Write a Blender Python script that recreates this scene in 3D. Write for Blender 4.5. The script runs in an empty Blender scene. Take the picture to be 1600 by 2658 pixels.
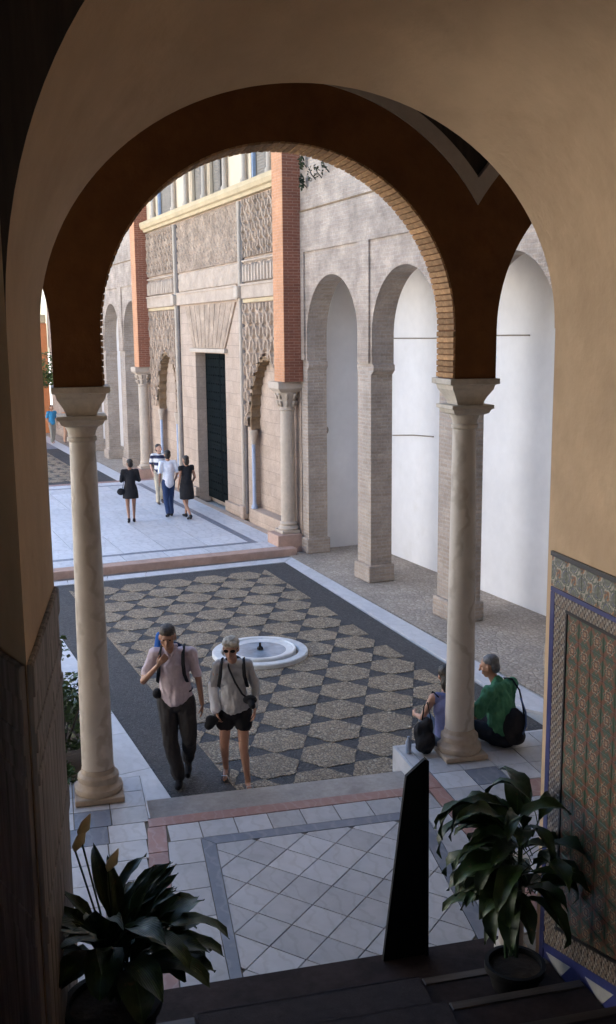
import bpy, bmesh, math, random
from mathutils import Vector, Matrix, noise
R = math.radians
rnd = random.Random(7)
S = bpy.context.scene
COL = S.collection

# ------------------------------------------------------------ camera
CAM_H = 4.75
cd = bpy.data.cameras.new('camera'); cam = bpy.data.objects.new('camera', cd); COL.objects.link(cam)
cd.sensor_fit = 'VERTICAL'; cd.sensor_height = 24.0; cd.lens = 24.0*2650/2658
cd.clip_start = 0.05; cd.clip_end = 2000
pitch, roll = R(9.9), R(0.55)
fw = Vector((0, math.cos(pitch), -math.sin(pitch))); up = Vector((0, math.sin(pitch), math.cos(pitch))); rt = Vector((1, 0, 0))
cx_ = math.cos(roll)*rt - math.sin(roll)*up; cy_ = math.sin(roll)*rt + math.cos(roll)*up
m = Matrix((cx_, cy_, -fw)).transposed().to_4x4(); m.translation = (0, 0, CAM_H)
cam.matrix_world = m
S.camera = cam

# ------------------------------------------------------------ light
SUN_EL, SUN_AZ = R(36), R(70)
w = bpy.data.worlds.new('World'); S.world = w; w.use_nodes = True
nt = w.node_tree; bg = nt.nodes['Background']
sky = nt.nodes.new('ShaderNodeTexSky'); sky.sky_type = 'NISHITA'; sky.sun_disc = False
sky.sun_elevation = SUN_EL; sky.sun_rotation = SUN_AZ; sky.air_density = 1.0; sky.dust_density = 2.0
nt.links.new(sky.outputs[0], bg.inputs[0]); bg.inputs[1].default_value = 0.15
sd = bpy.data.lights.new('sun', 'SUN'); sd.energy = 5.0; sd.angle = R(0.5); sd.color = (1, .96, .90)
sun = bpy.data.objects.new('sun', sd); COL.objects.link(sun)
ts = Vector((math.sin(SUN_AZ)*math.cos(SUN_EL), math.cos(SUN_AZ)*math.cos(SUN_EL), math.sin(SUN_EL)))
sun.rotation_euler = ts.to_track_quat('Z', 'Y').to_euler()
vs = S.view_settings; vs.view_transform = 'Standard'; vs.look = 'None'; vs.gamma = 1; vs.use_curve_mapping = False
vs.exposure = 2.3
S.cycles.max_bounces = 10; S.cycles.diffuse_bounces = 8

# ------------------------------------------------------------ frames
class Frame:
    """local x = across, y = along, z up, turned about the world z axis"""
    def __init__(s, deg):
        s.rz = R(-deg); a = R(deg)
        s.y = Vector((math.sin(a), math.cos(a), 0)); s.x = Vector((s.y.y, -s.y.x, 0))
    def w(s, x, y, z=0): return s.x*x + s.y*y + Vector((0, 0, z))
    def inv(s, p): return (p.dot(s.x), p.dot(s.y), p.z)
G = Frame(-14.0)      # gallery, stair: x = b, y = a
F = Frame(-23.5)      # courtyard, palace: x = t, y = s
Wd = Frame(0.0)
def g2f(b, a): return F.inv(G.w(b, a))[:2]
def f2g(t, s): return G.inv(F.w(t, s))[:2]

# ------------------------------------------------------------ objects
def tag(o, label=None, cat=None, group=None, kind=None):
    if label: o['label'] = label
    if cat: o['category'] = cat
    if group: o['group'] = group
    if kind: o['kind'] = kind
    return o
def finish(bm, name, mat, smooth=False):
    me = bpy.data.meshes.new(name); bmesh.ops.recalc_face_normals(bm, faces=bm.faces[:]); bm.to_mesh(me); bm.free()
    if mat:
        for mm in (mat if isinstance(mat, (list, tuple)) else [mat]): me.materials.append(mm)
    if smooth:
        for p in me.polygons: p.use_smooth = True
        if smooth != True:
            me.set_sharp_from_angle(angle=R(smooth))
    return me
def top(name, fr, loc, label=None, cat=None, group=None, kind=None, rz=0):
    """Empty at the base of a thing; its parts are modelled in frame coordinates"""
    o = bpy.data.objects.new(name, None); COL.objects.link(o); o.empty_display_size = .2
    o.location = fr.w(*loc); o.rotation_euler = (0, 0, fr.rz+rz)
    o['ox'], o['oy'], o['oz'] = loc
    return tag(o, label, cat, group, kind)
def part(name, bm, mat, parent, smooth=False, shift=True, kind=None, label=None):
    """a mesh part; vertices given in frame coordinates are moved to the thing's own origin"""
    if shift:
        r = parent
        while r.parent: r = r.parent
        bmesh.ops.translate(bm, vec=(-r['ox'], -r['oy'], -r['oz']), verts=bm.verts[:])
    o = bpy.data.objects.new(name, finish(bm, name, mat, smooth)); COL.objects.link(o); o.parent = parent
    return tag(o, label, kind=kind)
def single(name, fr, loc, bm, mat, label=None, cat=None, group=None, kind=None, smooth=False):
    bmesh.ops.translate(bm, vec=(-loc[0], -loc[1], -loc[2]), verts=bm.verts[:])
    o = bpy.data.objects.new(name, finish(bm, name, mat, smooth)); COL.objects.link(o)
    o.location = fr.w(*loc); o.rotation_euler = (0, 0, fr.rz)
    o['ox'], o['oy'], o['oz'] = loc
    return tag(o, label, cat, group, kind)
def inst(name, mesh, parent, loc, rot=(0, 0, 0), scale=(1, 1, 1), mat=None):
    """a piece that shares its mesh; loc in frame coordinates of the root"""
    r = parent
    while r.parent: r = r.parent
    o = bpy.data.objects.new(name, mesh); COL.objects.link(o); o.parent = parent
    o.location = (loc[0]-r['ox'], loc[1]-r['oy'], loc[2]-r['oz']); o.rotation_euler = rot; o.scale = scale
    return o
def dup(root, loc, fr, label=None, rz=0):
    r = root.copy(); COL.objects.link(r); r.location = fr.w(*loc); r.rotation_euler = (0, 0, fr.rz+rz)
    r['ox'], r['oy'], r['oz'] = loc
    if label: r['label'] = label
    def rec(src, dst):
        for ch in [c for c in bpy.data.objects if c.parent == src]:
            c = ch.copy(); COL.objects.link(c); c.parent = dst; rec(ch, c)
    rec(root, r)
    return r
# ------------------------------------------------------------ shapes
def B(): return bmesh.new()
def box(bm, x0, x1, y0, y1, z0, z1, bev=0, rz=0, mi=0):
    c = Vector(((x0+x1)/2, (y0+y1)/2, (z0+z1)/2))
    r = bmesh.ops.create_cube(bm, size=1)
    vs_ = r['verts']
    for v in vs_:
        v.co = Vector((v.co.x*(x1-x0), v.co.y*(y1-y0), v.co.z*(z1-z0)))
        if rz: v.co = Matrix.Rotation(rz, 3, 'Z') @ v.co
        v.co += c
    fs = list({f for v in vs_ for f in v.link_faces})
    for f in fs: f.material_index = mi
    if bev:
        es = list({e for v in vs_ for e in v.link_edges})
        bmesh.ops.bevel(bm, geom=es, offset=bev, segments=1, affect='EDGES')
    return bm
def prism(bm, poly, z0, z1, mi=0, taper=0):
    """horizontal polygon raised from z0 to z1; taper draws the top rim in by that much"""
    n = len(poly); cx = sum(p[0] for p in poly)/n; cy = sum(p[1] for p in poly)/n
    lo = [bm.verts.new((p[0], p[1], z0)) for p in poly]
    def tp(p):
        if not taper: return p
        d = math.hypot(p[0]-cx, p[1]-cy) or 1; k = max(0, 1-taper/d); return (cx+(p[0]-cx)*k, cy+(p[1]-cy)*k)
    hi = [bm.verts.new((*tp(p), z1)) for p in poly]
    fs = [bm.faces.new(lo[::-1]), bm.faces.new(hi)]
    for i in range(n): fs.append(bm.faces.new((lo[i], lo[(i+1) % n], hi[(i+1) % n], hi[i])))
    for f in fs: f.material_index = mi
    return bm
def wprism(bm, poly, axis, c0, c1, mi=0):
    """upright polygon (u, z) extruded along axis 'x' (u = y) or 'y' (u = x) between c0 and c1"""
    n = len(poly)
    P = (lambda u, z, c: (c, u, z)) if axis == 'x' else (lambda u, z, c: (u, c, z))
    lo = [bm.verts.new(P(u, z, c0)) for u, z in poly]; hi = [bm.verts.new(P(u, z, c1)) for u, z in poly]
    fs = [bm.faces.new(lo[::-1]), bm.faces.new(hi)]
    for i in range(n): fs.append(bm.faces.new((lo[i], lo[(i+1) % n], hi[(i+1) % n], hi[i])))
    for f in fs: f.material_index = mi
    return bm
def lathe(bm, cx, cy, prof, seg=24):
    rings = []
    for r, z in prof:
        rings.append([bm.verts.new((cx+r*math.cos(2*math.pi*i/seg), cy+r*math.sin(2*math.pi*i/seg), z)) for i in range(seg)])
    for a, b in zip(rings, rings[1:]):
        for i in range(seg): bm.faces.new((a[i], a[(i+1) % seg], b[(i+1) % seg], b[i]))
    bm.faces.new(rings[0][::-1]); bm.faces.new(rings[-1])
    return bm
def sqstack(bm, cx, cy, prof):
    """square section stacked: (half width, z)"""
    rings = [[bm.verts.new((cx+sx*r, cy+sy*r, z)) for sx, sy in ((-1, -1), (1, -1), (1, 1), (-1, 1))] for r, z in prof]
    for a, b in zip(rings, rings[1:]):
        for i in range(4): bm.faces.new((a[i], a[(i+1) % 4], b[(i+1) % 4], b[i]))
    bm.faces.new(rings[0][::-1]); bm.faces.new(rings[-1])
    return bm
def tube(bm, pts, rad, seg=8, caps=True, flat=1.0):
    pts = [Vector(p) for p in pts]; n = len(pts)
    if not hasattr(rad, '__len__'): rad = [rad]*n
    rings = []; ref = None
    for i, p in enumerate(pts):
        t = (pts[min(i+1, n-1)]-pts[max(i-1, 0)]).normalized()
        if ref is None: ref = t.orthogonal().normalized()
        u = (ref - t*ref.dot(t)).normalized(); v = t.cross(u); ref = u
        rings.append([bm.verts.new(p+(u*math.cos(2*math.pi*k/seg)+v*math.sin(2*math.pi*k/seg)*flat)*rad[i]) for k in range(seg)])
    for a, b in zip(rings, rings[1:]):
        for k in range(seg): bm.faces.new((a[k], a[(k+1) % seg], b[(k+1) % seg], b[k]))
    if caps: bm.faces.new(rings[0][::-1]); bm.faces.new(rings[-1])
    return bm
def clip(poly, clipper):
    """Sutherland-Hodgman; clipper convex, counter clockwise"""
    out = poly
    for i in range(len(clipper)):
        a, b = clipper[i], clipper[(i+1) % len(clipper)]
        def side(p): return (b[0]-a[0])*(p[1]-a[1])-(b[1]-a[1])*(p[0]-a[0])
        inp, out = out, []
        for j in range(len(inp)):
            p, q = inp[j-1], inp[j]; sp, sq = side(p), side(q)
            if sq >= 0:
                if sp < 0: k = sp/(sp-sq); out.append((p[0]+(q[0]-p[0])*k, p[1]+(q[1]-p[1])*k))
                out.append(q)
            elif sp >= 0: k = sp/(sp-sq); out.append((p[0]+(q[0]-p[0])*k, p[1]+(q[1]-p[1])*k))
        if len(out) < 3: return []
    res = []
    for p in out:
        if not res or math.dist(p, res[-1]) > 1e-4: res.append(p)
    if len(res) > 2 and math.dist(res[0], res[-1]) < 1e-4: res.pop()
    return res if len(res) > 2 else []
def area(p): return abs(sum(p[i-1][0]*p[i][1]-p[i][0]*p[i-1][1] for i in range(len(p))))/2
def ccw(p): return p if sum(p[i-1][0]*p[i][1]-p[i][0]*p[i-1][1] for i in range(len(p))) > 0 else p[::-1]

# ------------------------------------------------------------ materials
def nodes(name):
    m_ = bpy.data.materials.new(name); m_.use_nodes = True; t = m_.node_tree
    return m_, t, t.nodes['Principled BSDF'], t.nodes, t.links
def noise_n(N, L, co, scale, detail=4, rough=.55):
    n = N.new('ShaderNodeTexNoise'); n.inputs['Scale'].default_value = scale; n.inputs['Detail'].default_value = detail; n.inputs['Roughness'].default_value = rough
    L.new(co, n.inputs['Vector']); return n.outputs['Fac']
def ramp(N, L, fac, stops, interp='LINEAR'):
    r = N.new('ShaderNodeValToRGB'); r.color_ramp.interpolation = interp; e = r.color_ramp.elements
    while len(e) > len(stops): e.remove(e[-1])
    while len(e) < len(stops): e.new(1)
    for k, (p, c) in zip(e, stops): k.position = p; k.color = (*c, 1) if len(c) == 3 else c
    L.new(fac, r.inputs['Fac']); return r.outputs['Color']
def mixc(N, L, fac, a, b, mode='MIX'):
    x = N.new('ShaderNodeMix'); x.data_type = 'RGBA'; x.blend_type = mode
    for s_, v in ((x.inputs['Factor'], fac), (x.inputs['A'], a), (x.inputs['B'], b)):
        if hasattr(v, 'links') or hasattr(v, 'is_linked'): L.new(v, s_)
        elif hasattr(v, '__len__'): s_.default_value = (*v, 1) if len(v) == 3 else v
        else: s_.default_value = v
    return x.outputs['Result']
def math_n(N, L, op, a, b=None):
    x = N.new('ShaderNodeMath'); x.operation = op
    for i, v in enumerate((a, b)):
        if v is None: continue
        if hasattr(v, 'is_linked'): L.new(v, x.inputs[i])
        else: x.inputs[i].default_value = v
    return x.outputs[0]
def bump_n(N, L, bsdf, h, dist=.01, strength=.6):
    b = N.new('ShaderNodeBump'); b.inputs['Distance'].default_value = dist; b.inputs['Strength'].default_value = strength
    L.new(h, b.inputs['Height']); L.new(b.outputs['Normal'], bsdf.inputs['Normal'])
def sc(c, k): return tuple(min(1, x*k) for x in c)
def coords(N, L, kind='Object'):
    t = N.new('ShaderNodeTexCoord'); return t.outputs[kind]
def plain(name, col, rough=.8, var=.12, scale=2.5, bump=.004, bscale=40, tint=0, stain=None, metal=0, spec=None, pos=False):
    """one surface: broad and fine colour variation, fine relief, optional per-object tint and stains"""
    m_, t, b, N, L = nodes(name); co = coords(N, L)
    if pos: co = N.new('ShaderNodeNewGeometry').outputs['Position']
    if spec is None and rough > .65: spec = .2
    f1 = noise_n(N, L, co, scale, 5); c = ramp(N, L, f1, [(.3, sc(col, 1-var)), (.7, sc(col, 1+var))])
    f2 = noise_n(N, L, co, bscale*.6, 3)
    c = mixc(N, L, 1, c, ramp(N, L, f2, [(.3, (1-var*.7,)*3), (.7, (1+var*.3,)*3)]), 'MULTIPLY')
    if stain:
        f3 = noise_n(N, L, co, stain[1], 6, .65)
        k = ramp(N, L, f3, [(stain[2], (0, 0, 0)), (min(1, stain[2]+.22), (1, 1, 1))])
        c = mixc(N, L, k, c, stain[0])
    if tint:
        oi = N.new('ShaderNodeObjectInfo'); k = ramp(N, L, oi.outputs['Random'], [(0, (1-tint,)*3), (1, (1+tint*.4,)*3)])
        c = mixc(N, L, 1, c, k, 'MULTIPLY')
    L.new(c, b.inputs['Base Color']); b.inputs['Roughness'].default_value = rough; b.inputs['Metallic'].default_value = metal
    if spec is not None: b.inputs['Specular IOR Level'].default_value = spec
    if bump: bump_n(N, L, b, noise_n(N, L, co, bscale, 6), bump, .7)
    return m_
def bricks(name, c1, c2, cm, bw=.28, bh=.07, mortar=.012, bump=.008, rough=.9, dirt=.25, haunt=None):
    m_, t, b, N, L = nodes(name); co = coords(N, L)
    sx = N.new('ShaderNodeSeparateXYZ'); L.new(co, sx.inputs[0])
    u = math_n(N, L, 'ADD', sx.outputs['X'], sx.outputs['Y'])
    wob = noise_n(N, L, co, 1.3, 2)
    z = math_n(N, L, 'ADD', sx.outputs['Z'], math_n(N, L, 'MULTIPLY', wob, .05))
    cb = N.new('ShaderNodeCombineXYZ'); L.new(u, cb.inputs['X']); L.new(z, cb.inputs['Y'])
    bt = N.new('ShaderNodeTexBrick'); L.new(cb.outputs[0], bt.inputs['Vector'])
    bt.inputs['Scale'].default_value = 1; bt.inputs['Brick Width'].default_value = bw; bt.inputs['Row Height'].default_value = bh
    bt.inputs['Mortar Size'].default_value = mortar; bt.inputs['Mortar Smooth'].default_value = .3
    bt.inputs['Color1'].default_value = (*c1, 1); bt.inputs['Color2'].default_value = (*c2, 1); bt.inputs['Mortar'].default_value = (*cm, 1)
    f = noise_n(N, L, co, 1.7, 6, .65); c = mixc(N, L, 1, bt.outputs['Color'], ramp(N, L, f, [(.3, (1-dirt,)*3), (.72, (1.15,)*3)]), 'MULTIPLY')
    f2 = noise_n(N, L, co, 22, 4, .7); c = mixc(N, L, 1, c, ramp(N, L, f2, [(.3, (.82,)*3), (.7, (1.12,)*3)]), 'MULTIPLY')
    L.new(c, b.inputs['Base Color']); b.inputs['Roughness'].default_value = rough
    h = math_n(N, L, 'ADD', math_n(N, L, 'MULTIPLY', bt.outputs['Fac'], -1), math_n(N, L, 'MULTIPLY', noise_n(N, L, co, 30, 5, .7), .9))
    bump_n(N, L, b, h, bump, .8)
    return m_
def marble(name, col, vein, vs_=2.2, rough=.35, tint=.12, veinw=.5):
    m_, t, b, N, L = nodes(name); co = coords(N, L)
    oi = N.new('ShaderNodeObjectInfo'); off = N.new('ShaderNodeVectorMath'); off.operation = 'ADD'
    cb = N.new('ShaderNodeCombineXYZ'); r10 = math_n(N, L, 'MULTIPLY', oi.outputs['Random'], 37)
    L.new(r10, cb.inputs[0]); L.new(r10, cb.inputs[1]); L.new(co, off.inputs[0]); L.new(cb.outputs[0], off.inputs[1]); co = off.outputs[0]
    w_ = N.new('ShaderNodeTexWave'); w_.inputs['Scale'].default_value = vs_; w_.inputs['Distortion'].default_value = 9; w_.inputs['Detail'].default_value = 4; w_.inputs['Detail Scale'].default_value = 1.6
    L.new(co, w_.inputs['Vector'])
    k = ramp(N, L, w_.outputs['Fac'], [(0, (1, 1, 1)), (.22, (0, 0, 0))])
    n1 = noise_n(N, L, co, 3, 5); k = math_n(N, L, 'MULTIPLY', math_n(N, L, 'MULTIPLY', k, n1), veinw)
    c = mixc(N, L, k, ramp(N, L, noise_n(N, L, co, 5, 6), [(.25, sc(col, .86)), (.75, sc(col, 1.06))]), vein)
    c = mixc(N, L, 1, c, ramp(N, L, oi.outputs['Random'], [(0, (1-tint,)*3), (1, (1+tint*.3,)*3)]), 'MULTIPLY')
    L.new(c, b.inputs['Base Color'])
    L.new(ramp(N, L, noise_n(N, L, co, 12, 4), [(.3, (rough,)*3), (.8, (rough+.3,)*3)]), b.inputs['Roughness'])
    bump_n(N, L, b, noise_n(N, L, co, 9, 5), .002, .5)
    return m_
def pebble(name, cols, cm, scale=38, bump=.012):
    m_, t, b, N, L = nodes(name); co = coords(N, L)
    v = N.new('ShaderNodeTexVoronoi'); v.inputs['Scale'].default_value = scale; L.new(co, v.inputs['Vector'])
    v2 = N.new('ShaderNodeTexVoronoi'); v2.feature = 'DISTANCE_TO_EDGE'; v2.inputs['Scale'].default_value = scale; L.new(co, v2.inputs['Vector'])
    s_ = N.new('ShaderNodeSeparateColor'); L.new(v.outputs['Color'], s_.inputs[0])
    c = ramp(N, L, s_.outputs[0], [(i/max(1, len(cols)-1), k) for i, k in enumerate(cols)])
    e = ramp(N, L, v2.outputs['Distance'], [(.02, (0, 0, 0)), (.14, (1, 1, 1))])
    c = mixc(N, L, e, cm, c)
    c = mixc(N, L, 1, c, ramp(N, L, noise_n(N, L, co, 1.1, 6, .7), [(.3, (.72,)*3), (.7, (1.16,)*3)]), 'MULTIPLY')
    L.new(c, b.inputs['Base Color']); b.inputs['Roughness'].default_value = .7
    bump_n(N, L, b, ramp(N, L, v2.outputs['Distance'], [(0, (0, 0, 0)), (.3, (1, 1, 1))]), bump, .9)
    return m_
def azulejo(name, kind, sx, sz):
    """glazed tile, flat painted pattern in the tile's own coordinates (y across, z up)"""
    m_, t, b, N, L = nodes(name); co = coords(N, L)
    wob = N.new('ShaderNodeTexNoise'); wob.inputs['Scale'].default_value = 30; L.new(co, wob.inputs['Vector'])
    s_ = N.new('ShaderNodeSeparateXYZ'); L.new(co, s_.inputs[0])
    wn = math_n(N, L, 'MULTIPLY', math_n(N, L, 'SUBTRACT', wob.outputs['Fac'], .5), .12)
    ay = math_n(N, L, 'ADD', math_n(N, L, 'ABSOLUTE', math_n(N, L, 'MULTIPLY', s_.outputs['Y'], 1/sx)), wn)
    az = math_n(N, L, 'ADD', math_n(N, L, 'ABSOLUTE', math_n(N, L, 'MULTIPLY', s_.outputs['Z'], 1/sz)), wn)
    oi = N.new('ShaderNodeObjectInfo')
    WH, GR, OC, BR, BK, BL = (.50, .46, .38), (.04, .10, .065), (.46, .19, .065), (.20, .065, .035), (.02, .025, .03), (.05, .08, .25)
    if kind == 'star':
        d = math_n(N, L, 'ADD', ay, az); q = math_n(N, L, 'MAXIMUM', ay, az)
        c1 = ramp(N, L, d, [(0, BK), (.12, BR), (.25, WH), (.30, OC), (.42, WH), (.47, GR), (.60, BK), (.67, WH), (.72, BR), (.84, GR)], 'CONSTANT')
        c2 = ramp(N, L, q, [(0, OC), (.12, WH), (.17, BR), (.30, BK), (.36, WH), (.42, OC), (.47, BR)], 'CONSTANT')
        dd = math_n(N, L, 'ABSOLUTE', math_n(N, L, 'SUBTRACT', ay, az))
        k = ramp(N, L, dd, [(0, (0, 0, 0)), (.28, (1, 1, 1))], 'CONSTANT')
        c = mixc(N, L, k, c2, c1)
        c = mixc(N, L, ramp(N, L, oi.outputs['Random'], [(0, (0, 0, 0)), (.5, (.3,)*3), (.8, (0,)*3), (1, (.25,)*3)]), c, (.10, .10, .06))
    elif kind == 'flower':
        r = math_n(N, L, 'SQRT', math_n(N, L, 'ADD', math_n(N, L, 'MULTIPLY', ay, ay), math_n(N, L, 'MULTIPLY', az, az)))
        r = math_n(N, L, 'ADD', r, math_n(N, L, 'MULTIPLY', math_n(N, L, 'MULTIPLY', ay, az), -1.4))
        c = ramp(N, L, r, [(0, OC), (.1, BR), (.19, OC), (.26, WH), (.36, GR), (.4, WH), (.46, BL), (.52, (.2, .22, .17))], 'CONSTANT')
        c = mixc(N, L, ramp(N, L, noise_n(N, L, co, 45, 2), [(.48, (0, 0, 0)), (.55, (1, 1, 1))]), c, (.12, .14, .12))
    else:
        ch = N.new('ShaderNodeTexChecker'); ch.inputs['Scale'].default_value = 45; L.new(co, ch.inputs['Vector'])
        ch.inputs['Color1'].default_value = (.44, .40, .34, 1); ch.inputs['Color2'].default_value = (.07, .05, .06, 1)
        c = mixc(N, L, ramp(N, L, noise_n(N, L, co, 22, 2), [(.45, (0, 0, 0)), (.6, (.7,)*3)]), ch.outputs[0], (.22, .13, .07))
    c = mixc(N, L, 1, c, ramp(N, L, noise_n(N, L, co, 60, 3), [(.3, (.6,)*3), (.7, (1.1,)*3)]), 'MULTIPLY')
    c = mixc(N, L, .14 if kind == 'star' else .2, c, (.13, .125, .10))
    L.new(c, b.inputs['Base Color']); b.inputs['Roughness'].default_value = .3
    bump_n(N, L, b, noise_n(N, L, co, 40, 3), .002, .5)
    return m_
def woodm(name, col, rough=.6, scale=1, axis='Z'):
    m_, t, b, N, L = nodes(name); co = coords(N, L)
    mp = N.new('ShaderNodeMapping'); L.new(co, mp.inputs[0]); mp.inputs['Scale'].default_value = {'Z': (18, 18, 1.2), 'X': (1.2, 18, 18), 'Y': (18, 1.2, 18)}[axis]
    f = noise_n(N, L, mp.outputs[0], scale, 6, .65)
    c = ramp(N, L, f, [(.28, sc(col, .45)), (.5, col), (.72, sc(col, 1.7))])
    L.new(c, b.inputs['Base Color']); b.inputs['Roughness'].default_value = rough
    bump_n(N, L, b, f, .006, .6)
    return m_

M = dict(
  cream=plain('cream_plaster', (.56, .41, .27), .85, .11, 1.1, .02, 6, stain=((.46, .335, .22), 1.3, .54), pos=True),
  vault=plain('vault_plaster', (.42, .32, .235), .85, .08, .9, .006, 12, stain=((.38, .31, .24), .6, .58)),
  brown=plain('ochre_brown_paint', (.13, .052, .016), .8, .2, 2.2, .012, 10, stain=((.075, .024, .006), 1.2, .6)),
  rim=plain('grey_plaster', (.36, .3, .25), .85, .1, 1, .004, 20),
  darkwood_shade=woodm('dark_wood_and_shade', (.03, .02, .014), .7),  # wood of the ceilings; also colours in the unlit arch face
  oldwood=woodm('weathered_oak', (.24, .205, .185), .75),
  stepstone=plain('dark_step_tile', (.034, .024, .024), .75, .3, 5, .004, 30, spec=.12),
  nosing=woodm('worn_wood_nosing', (.038, .027, .022), .55, 1, 'X'),
  runner=plain('dark_carpet', (.034, .028, .032), .95, .2, 12, .006, 160),
  white=marble('white_marble', (.50, .50, .52), (.33, .32, .31), tint=.26, veinw=.6),
  courtwhite=marble('court_marble', (.60, .61, .64), (.40, .41, .44), 1.6, .4, .12, .8),
  whiteband=marble('pale_marble_band', (.60, .60, .62), (.45, .45, .45), tint=.08),
  bluestone=marble('blue_grey_marble', (.17, .19, .24), (.34, .35, .37), tint=.15),
  redstone=marble('red_marble', (.34, .18, .15), (.48, .38, .35), 3, tint=.15),
  pinkstone=plain('pink_sandstone', (.44, .30, .24), .75, .12, 5, .005, 30),
  greystep=plain('grey_limestone_step', (.36, .33, .30), .7, .15, 3, .004, 40, stain=((.25, .22, .2), 2, .55)),
  grout=plain('grout', (.20, .17, .13), .9, .2, 4, .003, 60),
  column=marble('aged_column_marble', (.50, .455, .40), (.27, .22, .17), 1.3, .45, .05, .9),
  capital=plain('capital_stone', (.50, .45, .38), .7, .15, 4, .005, 30, stain=((.3, .25, .19), 3, .55)),
  basestone=plain('base_sandstone', (.42, .35, .28), .75, .15, 5, .005, 30),
  ochrebrick=plain('ochre_brick', (.40, .23, .11), .9, .25, 9, .008, 50, tint=.4),
  greybrick=plain('dusty_brick', (.34, .26, .2), .9, .25, 9, .008, 50, tint=.4),
  mortar=plain('mortar', (.42, .38, .33), .95, .15, 6, .006, 50),
  palebrick=bricks('lime_washed_brick', (.50, .40, .32), (.42, .33, .265), (.49, .405, .335), .27, .068, .012, .016, dirt=.45),
  pierbrick=bricks('worn_pale_brick', (.36, .285, .225), (.44, .36, .30), (.41, .355, .305), .24, .068, .014, .014),
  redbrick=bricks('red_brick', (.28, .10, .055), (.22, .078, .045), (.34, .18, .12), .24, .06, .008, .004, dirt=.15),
  whitewall=plain('white_limewash', (.72, .71, .71), .85, .05, .8, .003, 9, stain=((.60, .575, .54), .6, .58)),
  stone=bricks('palace_ashlar', (.46, .35, .27), (.41, .31, .235), (.30, .24, .19), .62, .3, .006, .005, dirt=.18),
  stucco=plain('carved_stucco', (.39, .295, .22), .85, .3, 2.2, .03, 22, stain=((.30, .225, .17), 5, .5)),
  litbrick=bricks('lit_brick_face', (.56, .27, .135), (.50, .235, .12), (.52, .31, .2), .24, .06, .005, .003, dirt=.12),
  stuccopale=plain('pale_stucco', (.44, .35, .275), .85, .14, 3, .01, 30),
  ribstone=plain('pale_colonette_stone', (.47, .395, .32), .9, .1, 3, .004, 30),
  shadowline=plain('shadow_line', (.16, .14, .13), .9, .2, 4, 0, 30),  # dark colour painted in for shadow lines and the shaded gap
  cornice=plain('yellow_cornice_paint', (.50, .39, .24), .75, .1, 2, .003, 30),
  creamwall=plain('cream_gallery_paint', (.62, .50, .36), .75, .06, 2, .003, 25),
  shutter=plain('grey_shutter', (.22, .185, .15), .6, .12, 6, .003, 30),
  glass=plain('dark_pane', (.02, .024, .03), .1, .1, 3, 0, 30),
  door=plain('dark_green_black_door', (.006, .009, .010), .9, .3, 6, .004, 40, spec=.04),
  iron=plain('black_iron', (.008, .008, .009), .66, .2, 5, .002, 60),
  muq=plain('tan_scallop_stucco', (.20, .135, .08), .85, .2, 6, .006, 40),
  bluemarble=plain('pale_blue_colonette', (.30, .37, .50), .4, .1, 8, 0, 30),
  cobble=pebble('cobbled_walk', [(.46, .385, .31), (.37, .305, .245), (.52, .44, .355)], (.29, .235, .185), 13, .012),
  pebtan=pebble('tan_pebbles', [(.33, .25, .16), (.44, .345, .23), (.23, .175, .115), (.50, .415, .30)], (.11, .085, .06), 26),
  pebdark=pebble('dark_pebbles', [(.05, .049, .052), (.085, .082, .085), (.03, .03, .032)], (.03, .028, .028), 30),
  soil=plain('soil', (.05, .035, .025), .95, .3, 6, .02, 30),
  ground=plain('ground', (.48, .46, .42), .9, .15, .4, .01, 8),
  water=plain('basin_water', (.26, .32, .39), .06, .2, 6, .003, 9),  # pale blue base colour paints in the surface reflection
  water_pale=plain('basin_marble', (.64, .66, .67), .35, .12, 7, .003, 30),
  limewall=plain('opposite_limewash', (.78, .75, .70), .85, .05, 1, .003, 9),
  orange=plain('orange_paint', (.55, .20, .08), .8, .1, 2, .004, 20),
  leaf=None, leafb=None)
def leafmat(name, col, tr=.15, rough=.35):
    m_, t, b, N, L = nodes(name); co = coords(N, L)
    s_ = N.new('ShaderNodeSeparateXYZ'); L.new(co, s_.inputs[0])
    rib = ramp(N, L, math_n(N, L, 'ABSOLUTE', s_.outputs['X']), [(0, (1.9,)*3), (.004, (1,)*3)])
    oi = N.new('ShaderNodeObjectInfo')
    c = ramp(N, L, noise_n(N, L, co, 9, 4), [(.3, sc(col, .7)), (.7, sc(col, 1.35))])
    c = mixc(N, L, 1, c, rib, 'MULTIPLY'); c = mixc(N, L, 1, c, ramp(N, L, oi.outputs['Random'], [(0, (.65, .75, .7)), (1, (1.4, 1.25, .9))]), 'MULTIPLY')
    c = mixc(N, L, ramp(N, L, noise_n(N, L, co, 14, 4, .7), [(.62, (0, 0, 0)), (.72, (.8,)*3)]), c, (.10, .075, .03))
    L.new(c, b.inputs['Base Color']); L.new(ramp(N, L, noise_n(N, L, co, 20, 4), [(.3, (rough,)*3), (.8, (rough+.3,)*3)]), b.inputs['Roughness'])
    w_ = N.new('ShaderNodeTexWave'); w_.inputs['Scale'].default_value = 40; w_.bands_direction = 'X'; L.new(co, w_.inputs['Vector'])
    bump_n(N, L, b, w_.outputs['Fac'], .0015, .5)
    return m_
M['leaf'] = leafmat('glossy_leaf', (.022, .050, .015)); M['leafb'] = leafmat('bush_leaf', (.05, .09, .02))
M['mark'] = leafmat('mark_leaf', (.022, .032, .014), rough=.8)
M['petal'] = plain('cream_petal', (.86, .74, .45), .5, .1, 10, 0, 30)
M['cloth'] = lambda name, col, rough=.9, fold=.01: plain(name, col, rough, .12, 5, fold, 14)
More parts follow.
